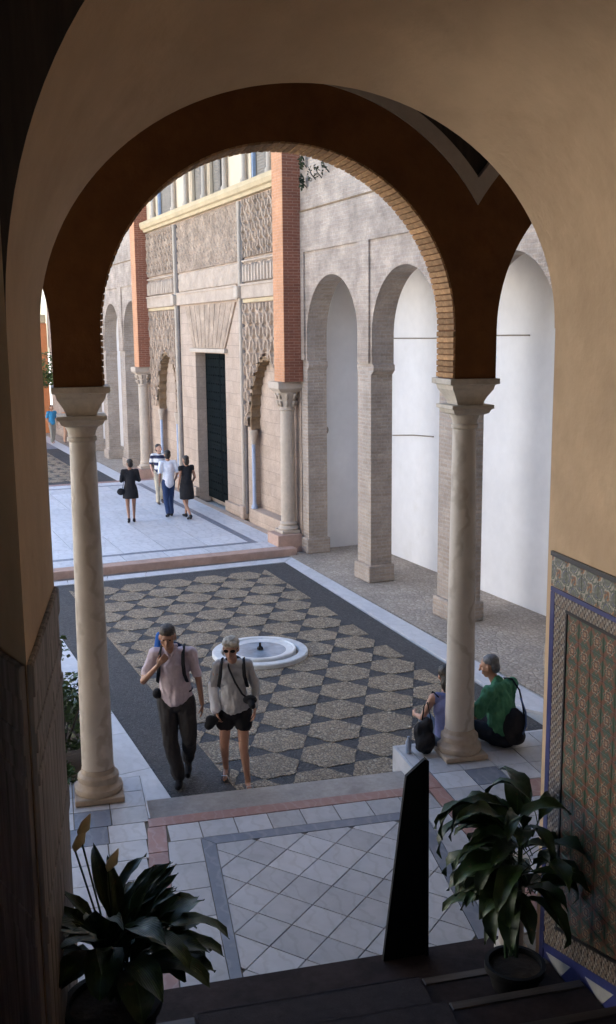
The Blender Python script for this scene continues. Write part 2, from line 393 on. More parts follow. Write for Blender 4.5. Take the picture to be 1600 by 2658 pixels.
# ============================================================ GROUND AND COURTYARD
def s_on_a(t, a=9.72):
    """courtyard s at which a line of constant t meets the gallery line a"""
    return (a - F.x.dot(G.y)*t)/F.y.dot(G.y)
def t_edge(s): return 7.42 + .50*(s-11)/8.5
b = B(); prism(b, [(-300, -300), (300, -300), (300, 300), (-300, 300)], -.4, -.03)
single('ground', Wd, (0, 0, 0), b, M['ground'], kind='structure')

# pebble mosaic: dark pebble bed with tan rounded hexagons
s0l, s0r = s_on_a(2.65, 9.725), s_on_a(7.3, 9.725)
mos = top('pebble_mosaic', F, (5, 14, 0), kind='structure')
bed = [(2.65, s0l), (t_edge(s0r), s0r), (7.94, 19.5), (2.65, 19.5)]
b = B(); prism(b, bed, -.12, 0); part('dark_pebble_bed', b, M['pebdark'], mos)
inner = ccw([(3.32, s_on_a(3.32, 10.02)), (7.0, s_on_a(7.0, 10.02)), (7.32, 19.02), (3.32, 19.02)])
def rhex(c, ap, r):
    """hexagon cell rounded by a circle"""
    rad = [r, .329, .308, .329]
    return [(c[0]+rad[i % 4]*math.cos(math.pi*i/12), c[1]+rad[i % 4]*math.sin(math.pi*i/12)) for i in range(24)]
FC = (5.16, 13.84)
def hexes(bound, ox, oy, nx, ny, parent, px=.72, py=.64):
    for j in range(-ny, ny+1):
        for i in range(-nx, nx+1):
            c = (ox+(i+.5*(j % 2))*px, oy+j*py*.97)
            p = rhex(c, .352, .363)
            p = [(c[0]+(q[0]-c[0])*rnd.uniform(.985, 1.01), c[1]+(q[1]-c[1])*rnd.uniform(.985, 1.01)) for q in p]
            p = clip(p, bound)
            if not p or area(p) < .03: continue
            bb = B(); prism(bb, p, -.05, .007+rnd.uniform(-.001, .003), taper=.008); part('pebble_panel', bb, M['pebtan'], parent)
hexes(inner, 5.31, 11.27, 8, 14, mos)

# marble bands round the mosaic, laid as slabs
bands = top('marble_border_band', F, (5, 14, 0), kind='structure')
def slabrow(p0, p1, q0, q1, n, mat, parent, z0=-.1, z1=.006, name='slab', gap=.006):
    """slabs between the line p0-p1 and the line q0-q1"""
    L_ = lambda a, b, k: (a[0]+(b[0]-a[0])*k, a[1]+(b[1]-a[1])*k)
    for i in range(n):
        k0, k1 = i/n, (i+1)/n; e = gap/max(.01, math.dist(p0, p1)); k0 += e/2; k1 -= e/2
        bb = B(); prism(bb, ccw([L_(p0, p1, k0), L_(p0, p1, k1), L_(q0, q1, k1), L_(q0, q1, k0)]), z0, z1+rnd.uniform(-.001, .001), taper=.003)
        part(name, bb, mat, parent)
slabrow((7.46, 10.3), (7.95, 19.52), (7.86, 9.6), (8.25, 19.9), 9, M['whiteband'], bands)
slabrow((2.64, s0l), (2.64, 19.5), (2.26, s0l-.1), (2.26, 19.9), 9, M['whiteband'], bands)
slabrow((2.655, 19.53), (7.945, 19.53), (2.655, 19.86), (8.24, 19.9), 7, M['whiteband'], bands)
b = B(); prism(b, [(2.655, 19.88), (8.24, 19.92), (8.3, 20.3), (2.655, 20.3)], -.1, -.01); part('shadow_gap', b, M['shadowline'], bands)  # dark strip coloured in for the shade in front of the kerb
# cobbled walk before and under the brick arcade
b = B(); prism(b, [(7.87, 6.5), (8.26, 19.92), (8.3, 20.56), (10.36, 20.56), (10.36, 2), (7.8, 2)], -.1, .0)
single('cobbled_walk', F, (9, 12, 0), b, M['cobble'], kind='structure')
# planted strip left of the mosaic
b = B(); prism(b, [(-3, 9.5), (2.2, 9.5), (2.25, 19.9), (-3, 19.9)], -.1, -.005)
single('planting_bed', F, (0, 12, 0), b, M['soil'], kind='structure')

# raised marble platform in front of the palace
pf = top('marble_platform', F, (5, 26, 0), kind='structure')
b = B(); box(b, -9, 8.45, 20.12, 32.3, -.1, .14); part('platform_base', b, M['grout'], pf)
b = B()
box(b, -9, 8.46, 20.08, 20.42, -.1, .152, .01); part('red_kerb', b, M['pinkstone'], pf)
b = B(); box(b, -9, 8.46, 31.98, 32.32, -.1, .152, .01); part('red_kerb', b, M['redstone'], pf)
def grid(x0, x1, y0, y1, nx, ny, z0, z1, mat, parent, gap=.006, name='slab'):
    for i in range(nx):
        for j in range(ny):
            bb = B(); xa, xb = x0+(x1-x0)*i/nx, x0+(x1-x0)*(i+1)/nx; ya, yb = y0+(y1-y0)*j/ny, y0+(y1-y0)*(j+1)/ny
            prism(bb, [(xa+gap/2, ya+gap/2), (xb-gap/2, ya+gap/2), (xb-gap/2, yb-gap/2), (xa+gap/2, yb-gap/2)], z0, z1+rnd.uniform(-.001, .001), taper=.003)
            part(name, bb, mat, parent)
grid(.2, 7.74, 21.2, 31.2, 8, 11, .05, .151, M['courtwhite'], pf)
b = B(); box(b, -9, .197, 21.2, 31.2, .05, .15); part('slab', b, M['courtwhite'], pf)
grid(.2, 8.45, 20.43, 21.03, 9, 1, .05, .151, M['courtwhite'], pf)
grid(.2, 8.45, 31.37, 31.97, 9, 1, .05, .151, M['courtwhite'], pf)
grid(7.92, 8.45, 21.04, 31.36, 1, 12, .05, .151, M['courtwhite'], pf)
b = B(); box(b, -9, 7.92, 21.04, 21.19, .05, .151); box(b, -9, 7.92, 31.21, 31.36, .05, .151); box(b, 7.75, 7.91, 21.195, 31.205, .05, .151)
part('dark_inlay_band', b, M['bluestone'], pf)
b = B(); box(b, 8.45, 8.62, 20.9, 32.4, -.1, .156); part('threshold', b, M['stone'], pf)
# second court beyond
mos2 = top('far_pebble_mosaic', F, (5, 38, 0), kind='structure')
b = B(); box(b, -6, 7.6, 33.2, 44.2, -.1, 0); part('dark_pebble_bed', b, M['pebdark'], mos2)
hexes(ccw([(3.9, 33.9), (6.9, 33.9), (6.9, 43.4), (3.9, 43.4)]), 5.3, 38.5, 4, 10, mos2)
b = B(); box(b, 7.6, 8.1, 32.33, 50, -.1, .006); box(b, -6, 7.595, 32.35, 33.15, -.1, .005); part('marble_band', b, M['whiteband'], mos2)
b = B(); box(b, -8, 7.595, 44.3, 52, -.1, .004); part('dark_band', b, M['bluestone'], mos2)
b = B(); box(b, 8.15, 10.3, 33.4, 52, -.1, .0); part('cobbles', b, M['cobble'], mos2)

# ============================================================ GALLERY FLOOR
gf = top('gallery_floor', G, (2, 8, 0), kind='structure')
b = B(); prism(b, [(-8, 6.0), (12, 6.0), (12, 9.98), (3.46, 9.98), (3.46, 8.98), (.68, 8.98), (.68, 9.98), (-.4, 9.98), (-.4, 8.2), (-8, 8.2)], -.1, .288)
part('floor_bed', b, M['grout'], gf)
def slab(poly, mat, z1=.3, z0=.2, name='slab', taper=.003):
    bb = B(); prism(bb, ccw(poly), z0, z1+rnd.uniform(-.0008, .0008), taper=taper); return part(name, bb, mat, gf)
slab([(.67, 8.84), (3.415, 8.84), (3.415, 9.0), (.67, 9.0)], M['redstone'], .303, -.05)
for i in range(5):     # red strips running back to the stair
    L0, L1 = 8.83-i*.482, 8.83-(i+1)*.482+.006
    xl = lambda a: .655-.172*(8.83-a)/2.41
    slab([(xl(L0), L0), (xl(L1), L1), (xl(L1)+.17, L1), (xl(L0)+.17, L0)], M['redstone'], .302)
for i in range(6):
    L0, L1 = 9.42-i*.5, 9.42-(i+1)*.5+.006
    slab([(3.425, L0), (3.425, L1), (3.575, L1), (3.575, L0)], M['redstone'], .302)
xs = [.835, 1.13, 1.455, 1.775, 2.09, 2.42, 2.75, 3.08, 3.415]
for i in range(8): slab([(xs[i], 8.52), (xs[i+1]-.006, 8.52), (xs[i+1]-.006, 8.83), (xs[i], 8.83)], M['white'])
for i in range(5):
    a1, a0 = 8.514-i*.42, 8.514-(i+1)*.42+.006
    e = lambda a: .655-.172*(8.83-a)/2.41+.176
    fo = lambda a: 1.105-.045*(8.51-a)
    slab([(e(a1), a1), (e(a0), a0), (fo(a0)-.005, a0), (fo(a1)-.005, a1)], M['white'])
    ro = lambda a: 3.22-.10*(8.51-a)
    slab([(ro(a1)+.005, a1), (ro(a0)+.005, a0), (3.417, a0), (3.417, a1)], M['white'])
fo_ = [(1.105, 8.51), (3.22, 8.51), (3.01, 6.425), (1.01, 6.425)]
fi_ = [(1.215, 8.375), (3.075, 8.375), (2.88, 6.425), (1.095, 6.425)]
slab([fo_[0], fo_[1], fi_[1], fi_[0]], M['bluestone'], .303)
slab([fo_[0], fi_[0], fi_[3], fo_[3]], M['bluestone'], .302)
slab([fi_[1], fo_[1], fo_[2], fi_[2]], M['bluestone'], .302)
fc = ccw([(x+(2-x)*.006, a-.004*(a > 8)) for x, a in fi_])
hd = .228
for i in range(-7, 8):
    for j in range(-9, 9):
        if (i+j) % 2: continue
        c = (1.58+i*.222, 7.2+hd*j)
        p = [(c[0]+.218, c[1]), (c[0], c[1]+hd-.004), (c[0]-.218, c[1]), (c[0], c[1]-hd+.004)]
        p = clip(ccw(p), fc)
        if p and area(p) > .002: slab(p, M['white'], .300+rnd.uniform(-.001, .0012), name='diamond_tile', taper=.0035)
# left and right of the strips
for i in range(6):
    for j in range(11):
        a1 = 9.98-j*.34; x1 = (.682 if a1 > 9.0 else .64)-i*.34
        if i > 2 and a1 > 8.2: continue
        sh = .172*max(0, 8.83-a1)/2.41
        if i == 0 or a1 > 6.3:
            blue = (i in (0, 1) and j in (2, 3) and x1 > .2)
            slab([(x1-sh-.334, a1-.334), (x1-sh, a1-.334), (x1-sh, a1), (x1-sh-.334, a1)], M['bluestone'] if (i == 1 and j in (2, 3)) else M['white'])
for i in range(6):
    for j in range(10):
        x0 = 3.585+i*.36; a1 = 9.98-j*.37
        if i < 1 and a1 > 9.5: pass
        mt = M['bluestone'] if (i == 1 and j == 2) else (M['redstone'] if (j == 3 and i > 1) else M['white'])
        slab([(x0, a1-.364), (x0+.354, a1-.364), (x0+.354, a1), (x0, a1)], mt)
slab([(3.465, 9.44), (3.58, 9.44), (3.58, 9.98), (3.465, 9.98)], M['white'], .301, -.05)
b = B(); box(b, 3.45, 12, 9.985, 10.03, -.1, .3); part('ledge_edge', b, M['whiteband'], gf)
b = B(); box(b, 3.43, 3.459, 9.02, 10.03, -.1, .299); part('ledge_edge', b, M['whiteband'], gf)
b = B(); box(b, -.45, .69, 9.985, 10.03, -.1, .3); box(b, .685, .70, 9.02, 9.98, -.1, .299); part('ledge_edge', b, M['whiteband'], gf)
b = B(); box(b, .705, 3.425, 9.005, 9.72, -.1, .15, .008)
single('stone_step', G, (2, 9.4, 0), b, M['greystep'], kind='structure')
b = B(); box(b, -.1, 3.165, 5.9, 6.42, .29, .309); part('dark_sill', b, M['stepstone'], gf)

# ============================================================ STAIRCASE
st = top('staircase', G, (1.5, 4, 0), 'dark broad stairs descending from the lower edge to the marble floor', 'stairs')
for k in range(15):
    a1 = 5.88-.48*k; z = .45+.15*k; xl = -.12 if a1 > 4.6 else -2.1
    b = B(); box(b, xl, 3.15, a1-.62, a1, max(.1, z-.5), z-.004, .004); sp = part('step', b, M['stepstone'], st)
    for x0, x1 in ((xl+.01, .69), (2.23, 3.14)):
        b = B(); box(b, x0, x1, a1-.065, a1+.012, z-.045, z+.003, .006); part('nosing', b, M['nosing'], st)
bm_ = B()
pts = [(6.12, .316), (5.90, .316)]
for k in range(15):
    a1 = 5.905-.48*k; z = .46+.15*k; pts += [(a1, z), (a1-.47, z)]
for (a0, z0), (a1, z1) in zip(pts, pts[1:]):
    if abs(a0-a1) > .3 or (a0 > 6.1): box(bm_, .71, 2.21, a1-.006, a0, z0-.012, z0)
    elif z1 > z0+.05: box(bm_, .71, 2.21, a1-.008, a1, z0-.012, z1)
single('stair_runner', G, (1.45, 5.5, .3), bm_, M['runner'], 'dark ribbed carpet runner laid down the middle of the stairs', 'carpet')

# ============================================================ STAIR PASSAGE
ZC = 4.77
def prof(c, w_, h_, n=56):
    return [(c-w_*math.cos(math.pi*i/n), ZC+h_*math.sin(math.pi*i/n)) for i in range(n+1)]
farp, nearp = prof(1.565, 1.605, 1.42), prof(1.5, 1.67, 2.1)
FP2 = [(x+(x-1.565)*.004, z+(z-4.5)*.006) for x, z in farp]
pa = top('passage_arch', G, (1.5, 6.1, 0), 'wide cream plastered arch framing the view over the foot of the stairs', 'archway')
b = B(); wprism(b, [(-9, 0), (-.046, 0)] + FP2 + [(3.176, 0), (12, 0), (12, 8.4), (-9, 8.4)], 'y', 6.086, 6.1); part('gallery_side_wall', b, M['vault'], pa)
b = B(); wprism(b, [(-.17, .2)] + nearp + [(3.17, ZC), (3.17, 8.2), (-.17, 8.2)], 'y', 4.6, 4.66); part('stair_side_wall', b, M['darkwood_shade'], pa)  # dark wood colour stands in for the shade on this unlit face
b = B()
f_ = [(-.04, .0)] + farp; n_ = [(-.17, .0)] + nearp
for m_i in range(7):
    k = m_i/6
    row = [b.verts.new((x0+(x1-x0)*k, 6.098-(6.098-4.602)*k, z0+(z1-z0)*k)) for (x0, z0), (x1, z1) in zip(f_, n_)]
    if m_i:
        for i in range(len(row)-1): b.faces.new((prev[i], prev[i+1], row[i+1], row[i]))
    prev = row
part('arch_soffit', b, M['cream'], pa, smooth=True)
b = B(); prism(b, [(-.17, 4.6), (-.30, 4.93), (-.62, 5.74), (-.62, 6.0), (-.05, 6.0)], 0, 8.2); part('pier', b, M['cream'], pa)
# wall with tiles
rw = top('stair_wall', G, (3.17, 5, 0), 'warm cream wall rising beside the stairs above a tiled dado', 'wall')
b = B(); box(b, 3.17, 3.5, -1.5, 6.085, 0, 8.2); part('plaster', b, M['cream'], rw)
TT = lambda c0=3.158: (c0, 3.169)
def strip(poly, mat, name, c0=3.158): bb = B(); wprism(bb, poly, 'x', c0, 3.169); return part(name, bb, mat, rw)
M['cobalt'] = plain('cobalt_glaze', (.035, .045, .17), .3, .15, 8, .001, 50)
M['blacktile'] = plain('black_glaze', (.012, .012, .016), .3, .15, 8, .001, 50)
M['whitetile'] = plain('white_glaze', (.36, .36, .35), .3, .1, 8, .001, 50)
M['star'] = azulejo('star_tile', 'star', .075, .075); M['flower'] = azulejo('flower_tile', 'flower', .1, .1); M['check'] = azulejo('border_tile', 'check', .08, .08)
A1 = 6.015; AE = 3.2
sl = lambda a, z0: z0+.30*(A1+.065-a)
strip([(AE, 3.295), (A1, 3.295), (A1, 3.325), (AE, 3.325)], M['blacktile'], 'black_trim', 3.150)
strip([(AE, 3.055), (A1, 3.055), (A1, 3.085), (AE, 3.085)], M['cobalt'], 'blue_trim')
strip([(A1-.055, .31), (A1, .31), (A1, 3.05), (A1-.055, 3.05)], M['cobalt'], 'blue_trim')
strip([(AE, 2.955), (A1-.24, 2.955), (A1-.24, 2.975), (AE, 2.975)], M['blacktile'], 'black_trim', 3.153)
strip([(A1-.24, sl(A1-.24, .66)), (A1-.22, sl(A1-.22, .66)), (A1-.22, 2.975), (A1-.238, 2.975)], M['blacktile'], 'black_trim', 3.154)
strip([(AE, sl(AE, .64)), (A1-.22, sl(A1-.22, .64)), (A1-.22, sl(A1-.22, .66)), (AE, sl(AE, .66))], M['blacktile'], 'black_trim', 3.152)
strip([(AE, sl(AE, .44)), (A1-.06, sl(A1-.06, .44)), (A1-.06, sl(A1-.06, .49)), (AE, sl(AE, .49))], M['cobalt'], 'blue_trim')
strip([(AE, .2), (A1-.06, .2), (A1-.06, sl(A1-.06, .438)), (AE, sl(AE, .438))], M['cobalt'], 'blue_skirting', 3.162)
for k in range(5):
    a = A1-.10-.53*k; zb = .36+.195*k
    strip([(a, sl(a, .425)), (a-.34, sl(a-.34, .425)), (a-.20, sl(a-.2, .30))], M['whitetile'], 'white_triangle', 3.159)
def tilemesh(h, name, mat):
    bb = B(); box(bb, -.005, .005, -h+.001, h-.001, -h+.001, h-.001, .002); return finish(bb, name, mat)
tm = tilemesh(.075, 'tile', M['star']); fm = tilemesh(.1, 'frieze_tile', M['flower']); cm_ = tilemesh(.04, 'border_tile', M['check'])
for i in range(17):
    for j in range(17):
        a = A1-.24-.075-.15*i; z = 2.955-.075-.15*j
        zl = sl(a+.075, .66)
        if z-.075 > zl+.02*0 and z-.075 > sl(a-.075, .66): inst('tile', tm, rw, (3.164, a, z))
        else:
            p = clip([(a-.075, z-.075), (a+.075, z-.075), (a+.075, z+.075), (a-.075, z+.075)], [(a+5, sl(a+5, .665)), (a+5, 9), (a-5, 9), (a-5, sl(a-5, .665))])
            if p and area(p) > .0008:
                bb = B(); wprism(bb, p, 'x', 3.159, 3.169)
                bmesh.ops.translate(bb, vec=(-3.164, -a, -z), verts=bb.verts[:])
                inst('tile', finish(bb, 'tile', M['star']), rw, (3.164, a, z))
for i in range(14): inst('frieze_tile', fm, rw, (3.164, A1-.1-.2*i, 3.19))
for i in range(35): inst('border_tile', cm_, rw, (3.164, A1-.055-.04-.08*i, 3.013))
for j in range(29): inst('border_tile', cm_, rw, (3.164, A1-.098, 2.93-.08*j)) ; inst('border_tile', cm_, rw, (3.1645, A1-.178, 2.93-.08*j))
for i in range(33):
    a = A1-.1-.082*i
    o = inst('border_tile', cm_, rw, (3.1640, a, sl(a, .53)), rot=(-.291, 0, 0)); o = inst('border_tile', cm_, rw, (3.1645, a-.02, sl(a, .60)), rot=(-.291, 0, 0))
# hall shell round the photographer
hs = top('stair_hall', G, (0, 0, 0), 'plain dark walls and ceiling of the hall at the upper left corner', 'building')
b = B(); box(b, -2.4, -2.2, -1.7, 5.74, 0, 3.1); box(b, -2.4, -2.2, -1.7, 5.74, 5.15, 8.2); box(b, -2.4, -2.2, -1.7, -.6, 3.101, 5.149); box(b, -2.4, -2.2, 1.3, 5.74, 3.101, 5.149); box(b, -2.2, 3.5, -1.7, -1.5, 0, 8.2); part('wall', b, M['cream'], hs)  # unseen opening added in the left wall to let light onto the pier
b = B(); box(b, -2.4, -.63, 5.75, 6.01, 0, 8.2); part('wall', b, M['cream'], hs)
b = B(); box(b, -2.4, 3.5, -1.7, 6.1, 8.2, 8.4); part('ceiling', b, M['darkwood_shade'], hs)
# dark wooden wainscot on the left pier
wn = top('wooden_wainscot', G, (-.17, 4.6, 0), 'dark weathered wood panelling on the left pier below the plaster', 'wall panelling')
def planks(A, Bp, z0, z1, n, off):
    d = Vector((Bp[0]-A[0], Bp[1]-A[1])); L_ = d.length; ang = math.atan2(d.y, d.x); nrm = Vector((d.y, -d.x)).normalized()
    for i in range(n):
        k = (i+.5)/n; c = Vector(A)+d*k+nrm*(off/2+rnd.uniform(0, .004))
        bb = B(); box(bb, c.x-L_/n/2+.003, c.x+L_/n/2-.003, c.y-off/2, c.y+off/2, z0, z1-.002, .003, rz=ang); part('plank', bb, M['oldwood'], wn)
    for z, h_ in ((z1-.16, .15), (2.86, .10), (2.70, .06), (1.9, .14), (.9, .14)):
        c = Vector(A)+d*.5+nrm*(off-.002)
        bb = B(); box(bb, c.x-L_/2+.004, c.x+L_/2-.004, c.y-.012, c.y+.012, z, z+h_, .004, rz=ang); part('rail', bb, M['oldwood'], wn)
planks((-.17, 4.605), (-.045, 6.09), .2, 3.29, 10, .022)
planks((-.62, 5.7), (-.175, 4.595), .2, 3.29, 8, .022)

# ============================================================ GALLERY ARCADE
BC = [2.15+3.80*k for k in (-3, -2, -1, 0, 1, 2)]
ga = top('gallery_arcade', G, (2.18, 9.42, 0), 'row of dark brown painted arches carried on slender marble columns', 'arcade')
def arcpts(c, r, zc, a0=180, a1=0, n=48): return [(c+r*math.cos(R(a0+(a1-a0)*i/n)), zc+r*math.sin(R(a0+(a1-a0)*i/n))) for i in range(n+1)]
RO = 2.235; HB = 1.90
bot = []; tpo = []
for i, c in enumerate(BC):
    r = 1.695 if i == 3 else 1.675
    bot += [(c-HB+.235 if 0 else c-r, 4.30)] + arcpts(c, r, ZC) + [(c+r, 4.30)]
a_in = math.degrees(math.acos(HB/RO))
x_lo, x_hi = BC[0]-HB, BC[-1]+HB
for c in BC[::-1]: tpo += arcpts(c, RO, ZC, a_in, 180-a_in, 40)[(0 if c == BC[-1] else 1):]
b = B(); wprism(b, [(x_lo, 4.30)] + bot + [(x_hi, 4.30)] + tpo, 'y', 9.42, 9.88); part('arch_wall', b, M['brown'], ga)
RR = 2.375; a_out = math.degrees(math.acos(HB/RR))
for c in BC:
    b = B(); wprism(b, arcpts(c, RO+.001, ZC, a_in, 180-a_in, 40) + arcpts(c, RR, ZC, 180-a_out, a_out, 40), 'y', 9.40, 9.87); part('vault_rib', b, M['rim'], ga)
up_ = []
for c in BC[::-1]: up_ += arcpts(c, RR+.001, ZC, a_out, 180-a_out, 40)[(0 if c == BC[-1] else 1):]
b = B(); wprism(b, up_ + [(x_lo, 8.9), (x_hi, 8.9)], 'y', 9.5, 9.87); part('upper_wall', b, M['darkwood_shade'], ga)
b = B(); box(b, x_lo, x_hi, 6.1, 9.5, 7.35, 7.5)
part('ceiling', b, M['darkwood_shade'], ga)
for i in range(22):
    b = B(); xx = x_lo+.4+i*.95; box(b, xx, xx+.14, 6.1, 9.49, 7.2, 7.35); part('ceiling_beam', b, M['darkwood_shade'], ga)
b = B(); box(b, x_lo, x_hi, 6.1, 10.3, 8.9, 9.1); box(b, x_lo, x_lo+.3, 6.1, 9.4, 0, 8.9); box(b, x_hi-.3, x_hi, 6.1, 9.4, 0, 8.9); part('roof', b, M['cream'], ga)
# lining bricks round the middle arch
bk = B(); box(bk, -.025, 0, -.225, .225, -.0245, .0245, .004)
bmesh_b = finish(bk, 'brick', M['ochrebrick'])
arcl = math.pi*1.675; nb = int(arcl/.0575); c = 2.15
for i in range(nb):
    th = math.pi*(i+.5)/nb; j = rnd.uniform(-.004, .004)
    inst('brick', bmesh_b, ga, (c-(1.701+j)*math.cos(th), 9.652+j, ZC+(1.701+j)*math.sin(th)), rot=(0, th+math.pi, 0))
for side in (-1, 1):
    for i in range(8): inst('brick', bmesh_b, ga, (c+side*1.701, 9.652+rnd.uniform(-.004, .004), 4.332+.0575*i), rot=(0, 0 if side < 0 else math.pi, 0)) if 0 else inst('brick', bmesh_b, ga, (c+side*(1.701+rnd.uniform(-.004, .004)), 9.652, 4.332+.0575*i), rot=(0, math.pi if side < 0 else 0, 0))
# columns
def gcol(b_, label):
    t_ = top('marble_column', G, (b_, 9.65, .3), label, 'column', 'marble columns carrying the gallery arches')
    a = 9.65
    bb = B(); box(bb, b_-.235, b_+.235, a-.235, a+.235, .303, .36, .008); part('plinth', bb, M['basestone'], t_)
    bb = B(); lathe(bb, b_, a, [(.225, .36), (.236, .385), (.232, .42), (.2, .445), (.19, .47), (.2, .495), (.196, .53), (.165, .555), (.158, .6)], 32); part('base', bb, M['basestone'], t_, smooth=40)
    n_s = 12; pr = [(.153-.034*(i/n_s)**1.25, .602+(3.79-.602)*i/n_s) for i in range(n_s+1)]
    bb = B(); lathe(bb, b_, a, pr, 40); part('shaft', bb, M['column'], t_, smooth=40)
    cp = part('capital', lathe(B(), b_, a, [(.119, 3.792), (.135, 3.80), (.135, 3.83), (.122, 3.842), (.128, 3.88), (.155, 3.935)], 32), M['capital'], t_, smooth=40)
    bb = B(); sqstack(bb, b_, a, [(.145, 3.935), (.185, 3.955), (.2, 3.99), (.222, 4.0), (.222, 4.035)]); part('lower_slab', bb, M['capital'], cp)
    bb = B(); sqstack(bb, b_, a, [(.135, 4.037), (.145, 4.07), (.17, 4.12), (.215, 4.19), (.225, 4.235), (.26, 4.245), (.26, 4.298)]); part('abacus', bb, M['capital'], cp)
    return t_
gcol(.26, 'thick left marble column on the marble ledge beside the potted lily')
gcol(4.05, 'right marble column between the two seated people')
for k in (-2, -1, 2):
    gcol(4.10+3.84*k if k == 2 else .26+3.84*(k if k < 0 else 0), 'marble column outside the view beyond the %s bay' % ('left' if k < 0 else 'right')) if k == 2 else None
for o in [o for o in bpy.data.objects if o.name == 'marble_column.002']: o.location = G.w(7.94, 9.65, .3); o['label'] = 'marble column farther right along the gallery past the tiled wall'
# ============================================================ PALACE FACADE
pf2 = top('palace_facade', F, (8.6, 26.7, 0), 'tall carved palace front with black door between red brick pilasters', 'building')
def lobed(c, w_, z0, z1, n=9):
    """half outline of a pointed arch cut by n lobes a side; from (c-w, z0) over the top to (c+w, z0)"""
    def base(k): th = k*math.pi/2; return (1-math.sin(th)**1.35 if 0 else math.cos(th)**.85, math.sin(th)**.95)
    left = []
    for i in range(n):
        p = base(i/n); q = base((i+1)/n)
        for j in range(6):
            k = j/6; bx = p[0]+(q[0]-p[0])*k; bz = p[1]+(q[1]-p[1])*k; bulge = .085*math.sin(math.pi*k)
            left.append((c-w_*bx-bulge*.75, z0+(z1-z0)*bz+bulge*.5))
    left.append((c, z1+.04))
    return left + [(2*c-u, z) for u, z in left[-2::-1]]
nich = [(22.4, 1.1), (30.85, 1.0)]
o1 = [(c-w_, .5) for c, w_ in nich]
poly = [(20.42, 0)]
for (c, w_) in nich[:1]: poly += [(c-w_, 0)] + lobed(c, w_, 2.45, 4.2) + [(c+w_, 0)]
poly += [(25.4, 0), (25.4, 4.26), (27.95, 4.26), (27.95, 0)]
for (c, w_) in nich[1:]: poly += [(c-w_, 0)] + lobed(c, w_, 2.45, 4.2) + [(c+w_, 0)]
poly += [(33.3, 0), (33.3, 8.25), (20.42, 8.25)]
b = B(); wprism(b, poly, 'x', 8.6, 8.95); part('wall', b, M['stone'], pf2)
b = B(); box(b, 9.0, 16, 20.61, 33.3, 0, 12.2); part('rear_block', b, M['stone'], pf2)
for c, w_ in nich:
    bb = B(); box(bb, 8.8, 8.96, c-w_-.02, c+w_+.02, 0, 4.5); part('niche_back', bb, M['stone'], pf2)
    bb = B(); box(bb, 8.5, 8.82, c-w_+.01, c+w_-.01, 0, .5, .01); part('niche_sill', bb, M['stone'], pf2)
    out = lobed(c, w_, 2.45, 4.2); inn = [(c+(u-c)*.93, 2.45+(z-2.45)*.955) for u, z in out]
    bb = B(); wprism(bb, out + inn[::-1], 'x', 8.57, 8.80); part('scalloped_arch', bb, M['muq'], pf2)
    for sgn in (-1, 1):
        x = c+sgn*(w_-.09)
        bb = B(); lathe(bb, 8.6, x, [(.08, .5), (.08, .56), (.05, .62), (.045, .68), (.045, 2.1)], 14); cpt = part('colonette', bb, M['bluemarble'], pf2, smooth=40)
        bb = B(); lathe(bb, 8.6, x, [(.07, 2.101), (.06, 2.16), (.09, 2.3), (.11, 2.36), (.11, 2.44)], 14); part('colonette_capital', bb, M['ribstone'], cpt, smooth=40)
def relief(s0, s1, z0, z1, fn, mat, name='carved_panel', tb=8.585, depth=.075, res=.022, mask=None):
    ns, nz = max(2, int((s1-s0)/res)), max(2, int((z1-z0)/res)); bb = B(); g = []
    for j in range(nz+1):
        row = []
        for i in range(ns+1):
            s, z = s0+(s1-s0)*i/ns, z0+(z1-z0)*j/nz
            edge = i in (0, ns) or j in (0, nz)
            row.append(bb.verts.new((tb+.02 if edge else tb-depth*max(0, min(1, fn(s, z))), s, z)))
        g.append(row)
    for j in range(nz):
        for i in range(ns):
            if mask and mask(s0+(s1-s0)*(i+.5)/ns, z0+(z1-z0)*(j+.5)/nz): continue
            bb.faces.new((g[j][i], g[j][i+1], g[j+1][i+1], g[j+1][i]))
    return part(name, bb, mat, pf2)
nz_ = lambda s, z, k: noise.noise(Vector((s*k, z*k, 3.1)))
def sebka(w_, h_, rib=.3, worn=.35):
    def fn(s, z):
        q = z/h_; wob = .09*math.sin(4*math.pi*q)
        a = abs(math.sin(math.pi*(s/w_+q)+wob*3)); c = abs(math.sin(math.pi*(s/w_-q)-wob*3))
        v = 1 if min(a, c) < rib else (.35 if min(a, c) < rib+.16 else 0)
        d = abs(math.sin(2*math.pi*(s/w_)))*abs(math.sin(2*math.pi*q))
        if v == 0 and d > .8: v = .55
        return v - worn*max(0, nz_(s, z, 2.5)) + .15*nz_(s, z, 14)
    return fn
def inarch(c, w_):
    def f(s, z):
        if abs(s-c) > w_+.07 or z > 4.3: return False
        if s < c and z < 3.9: return True
        if z < 2.45: return True
        k = (z-2.45)/1.8
        return abs(s-c) < w_*max(0, 1-k**1.7)**.62+.09
    return f
def fine(s, z):
    return .5+.5*math.sin(s*34+2*math.sin(z*9))*math.sin(z*31+1.5*math.sin(s*7))+.5*nz_(s, z, 7)-.5*max(0, nz_(s, z, 1.3))
def scribble(s, z):
    return .45+.75*nz_(s, z, 5)+.5*nz_(s+9, z, 13)
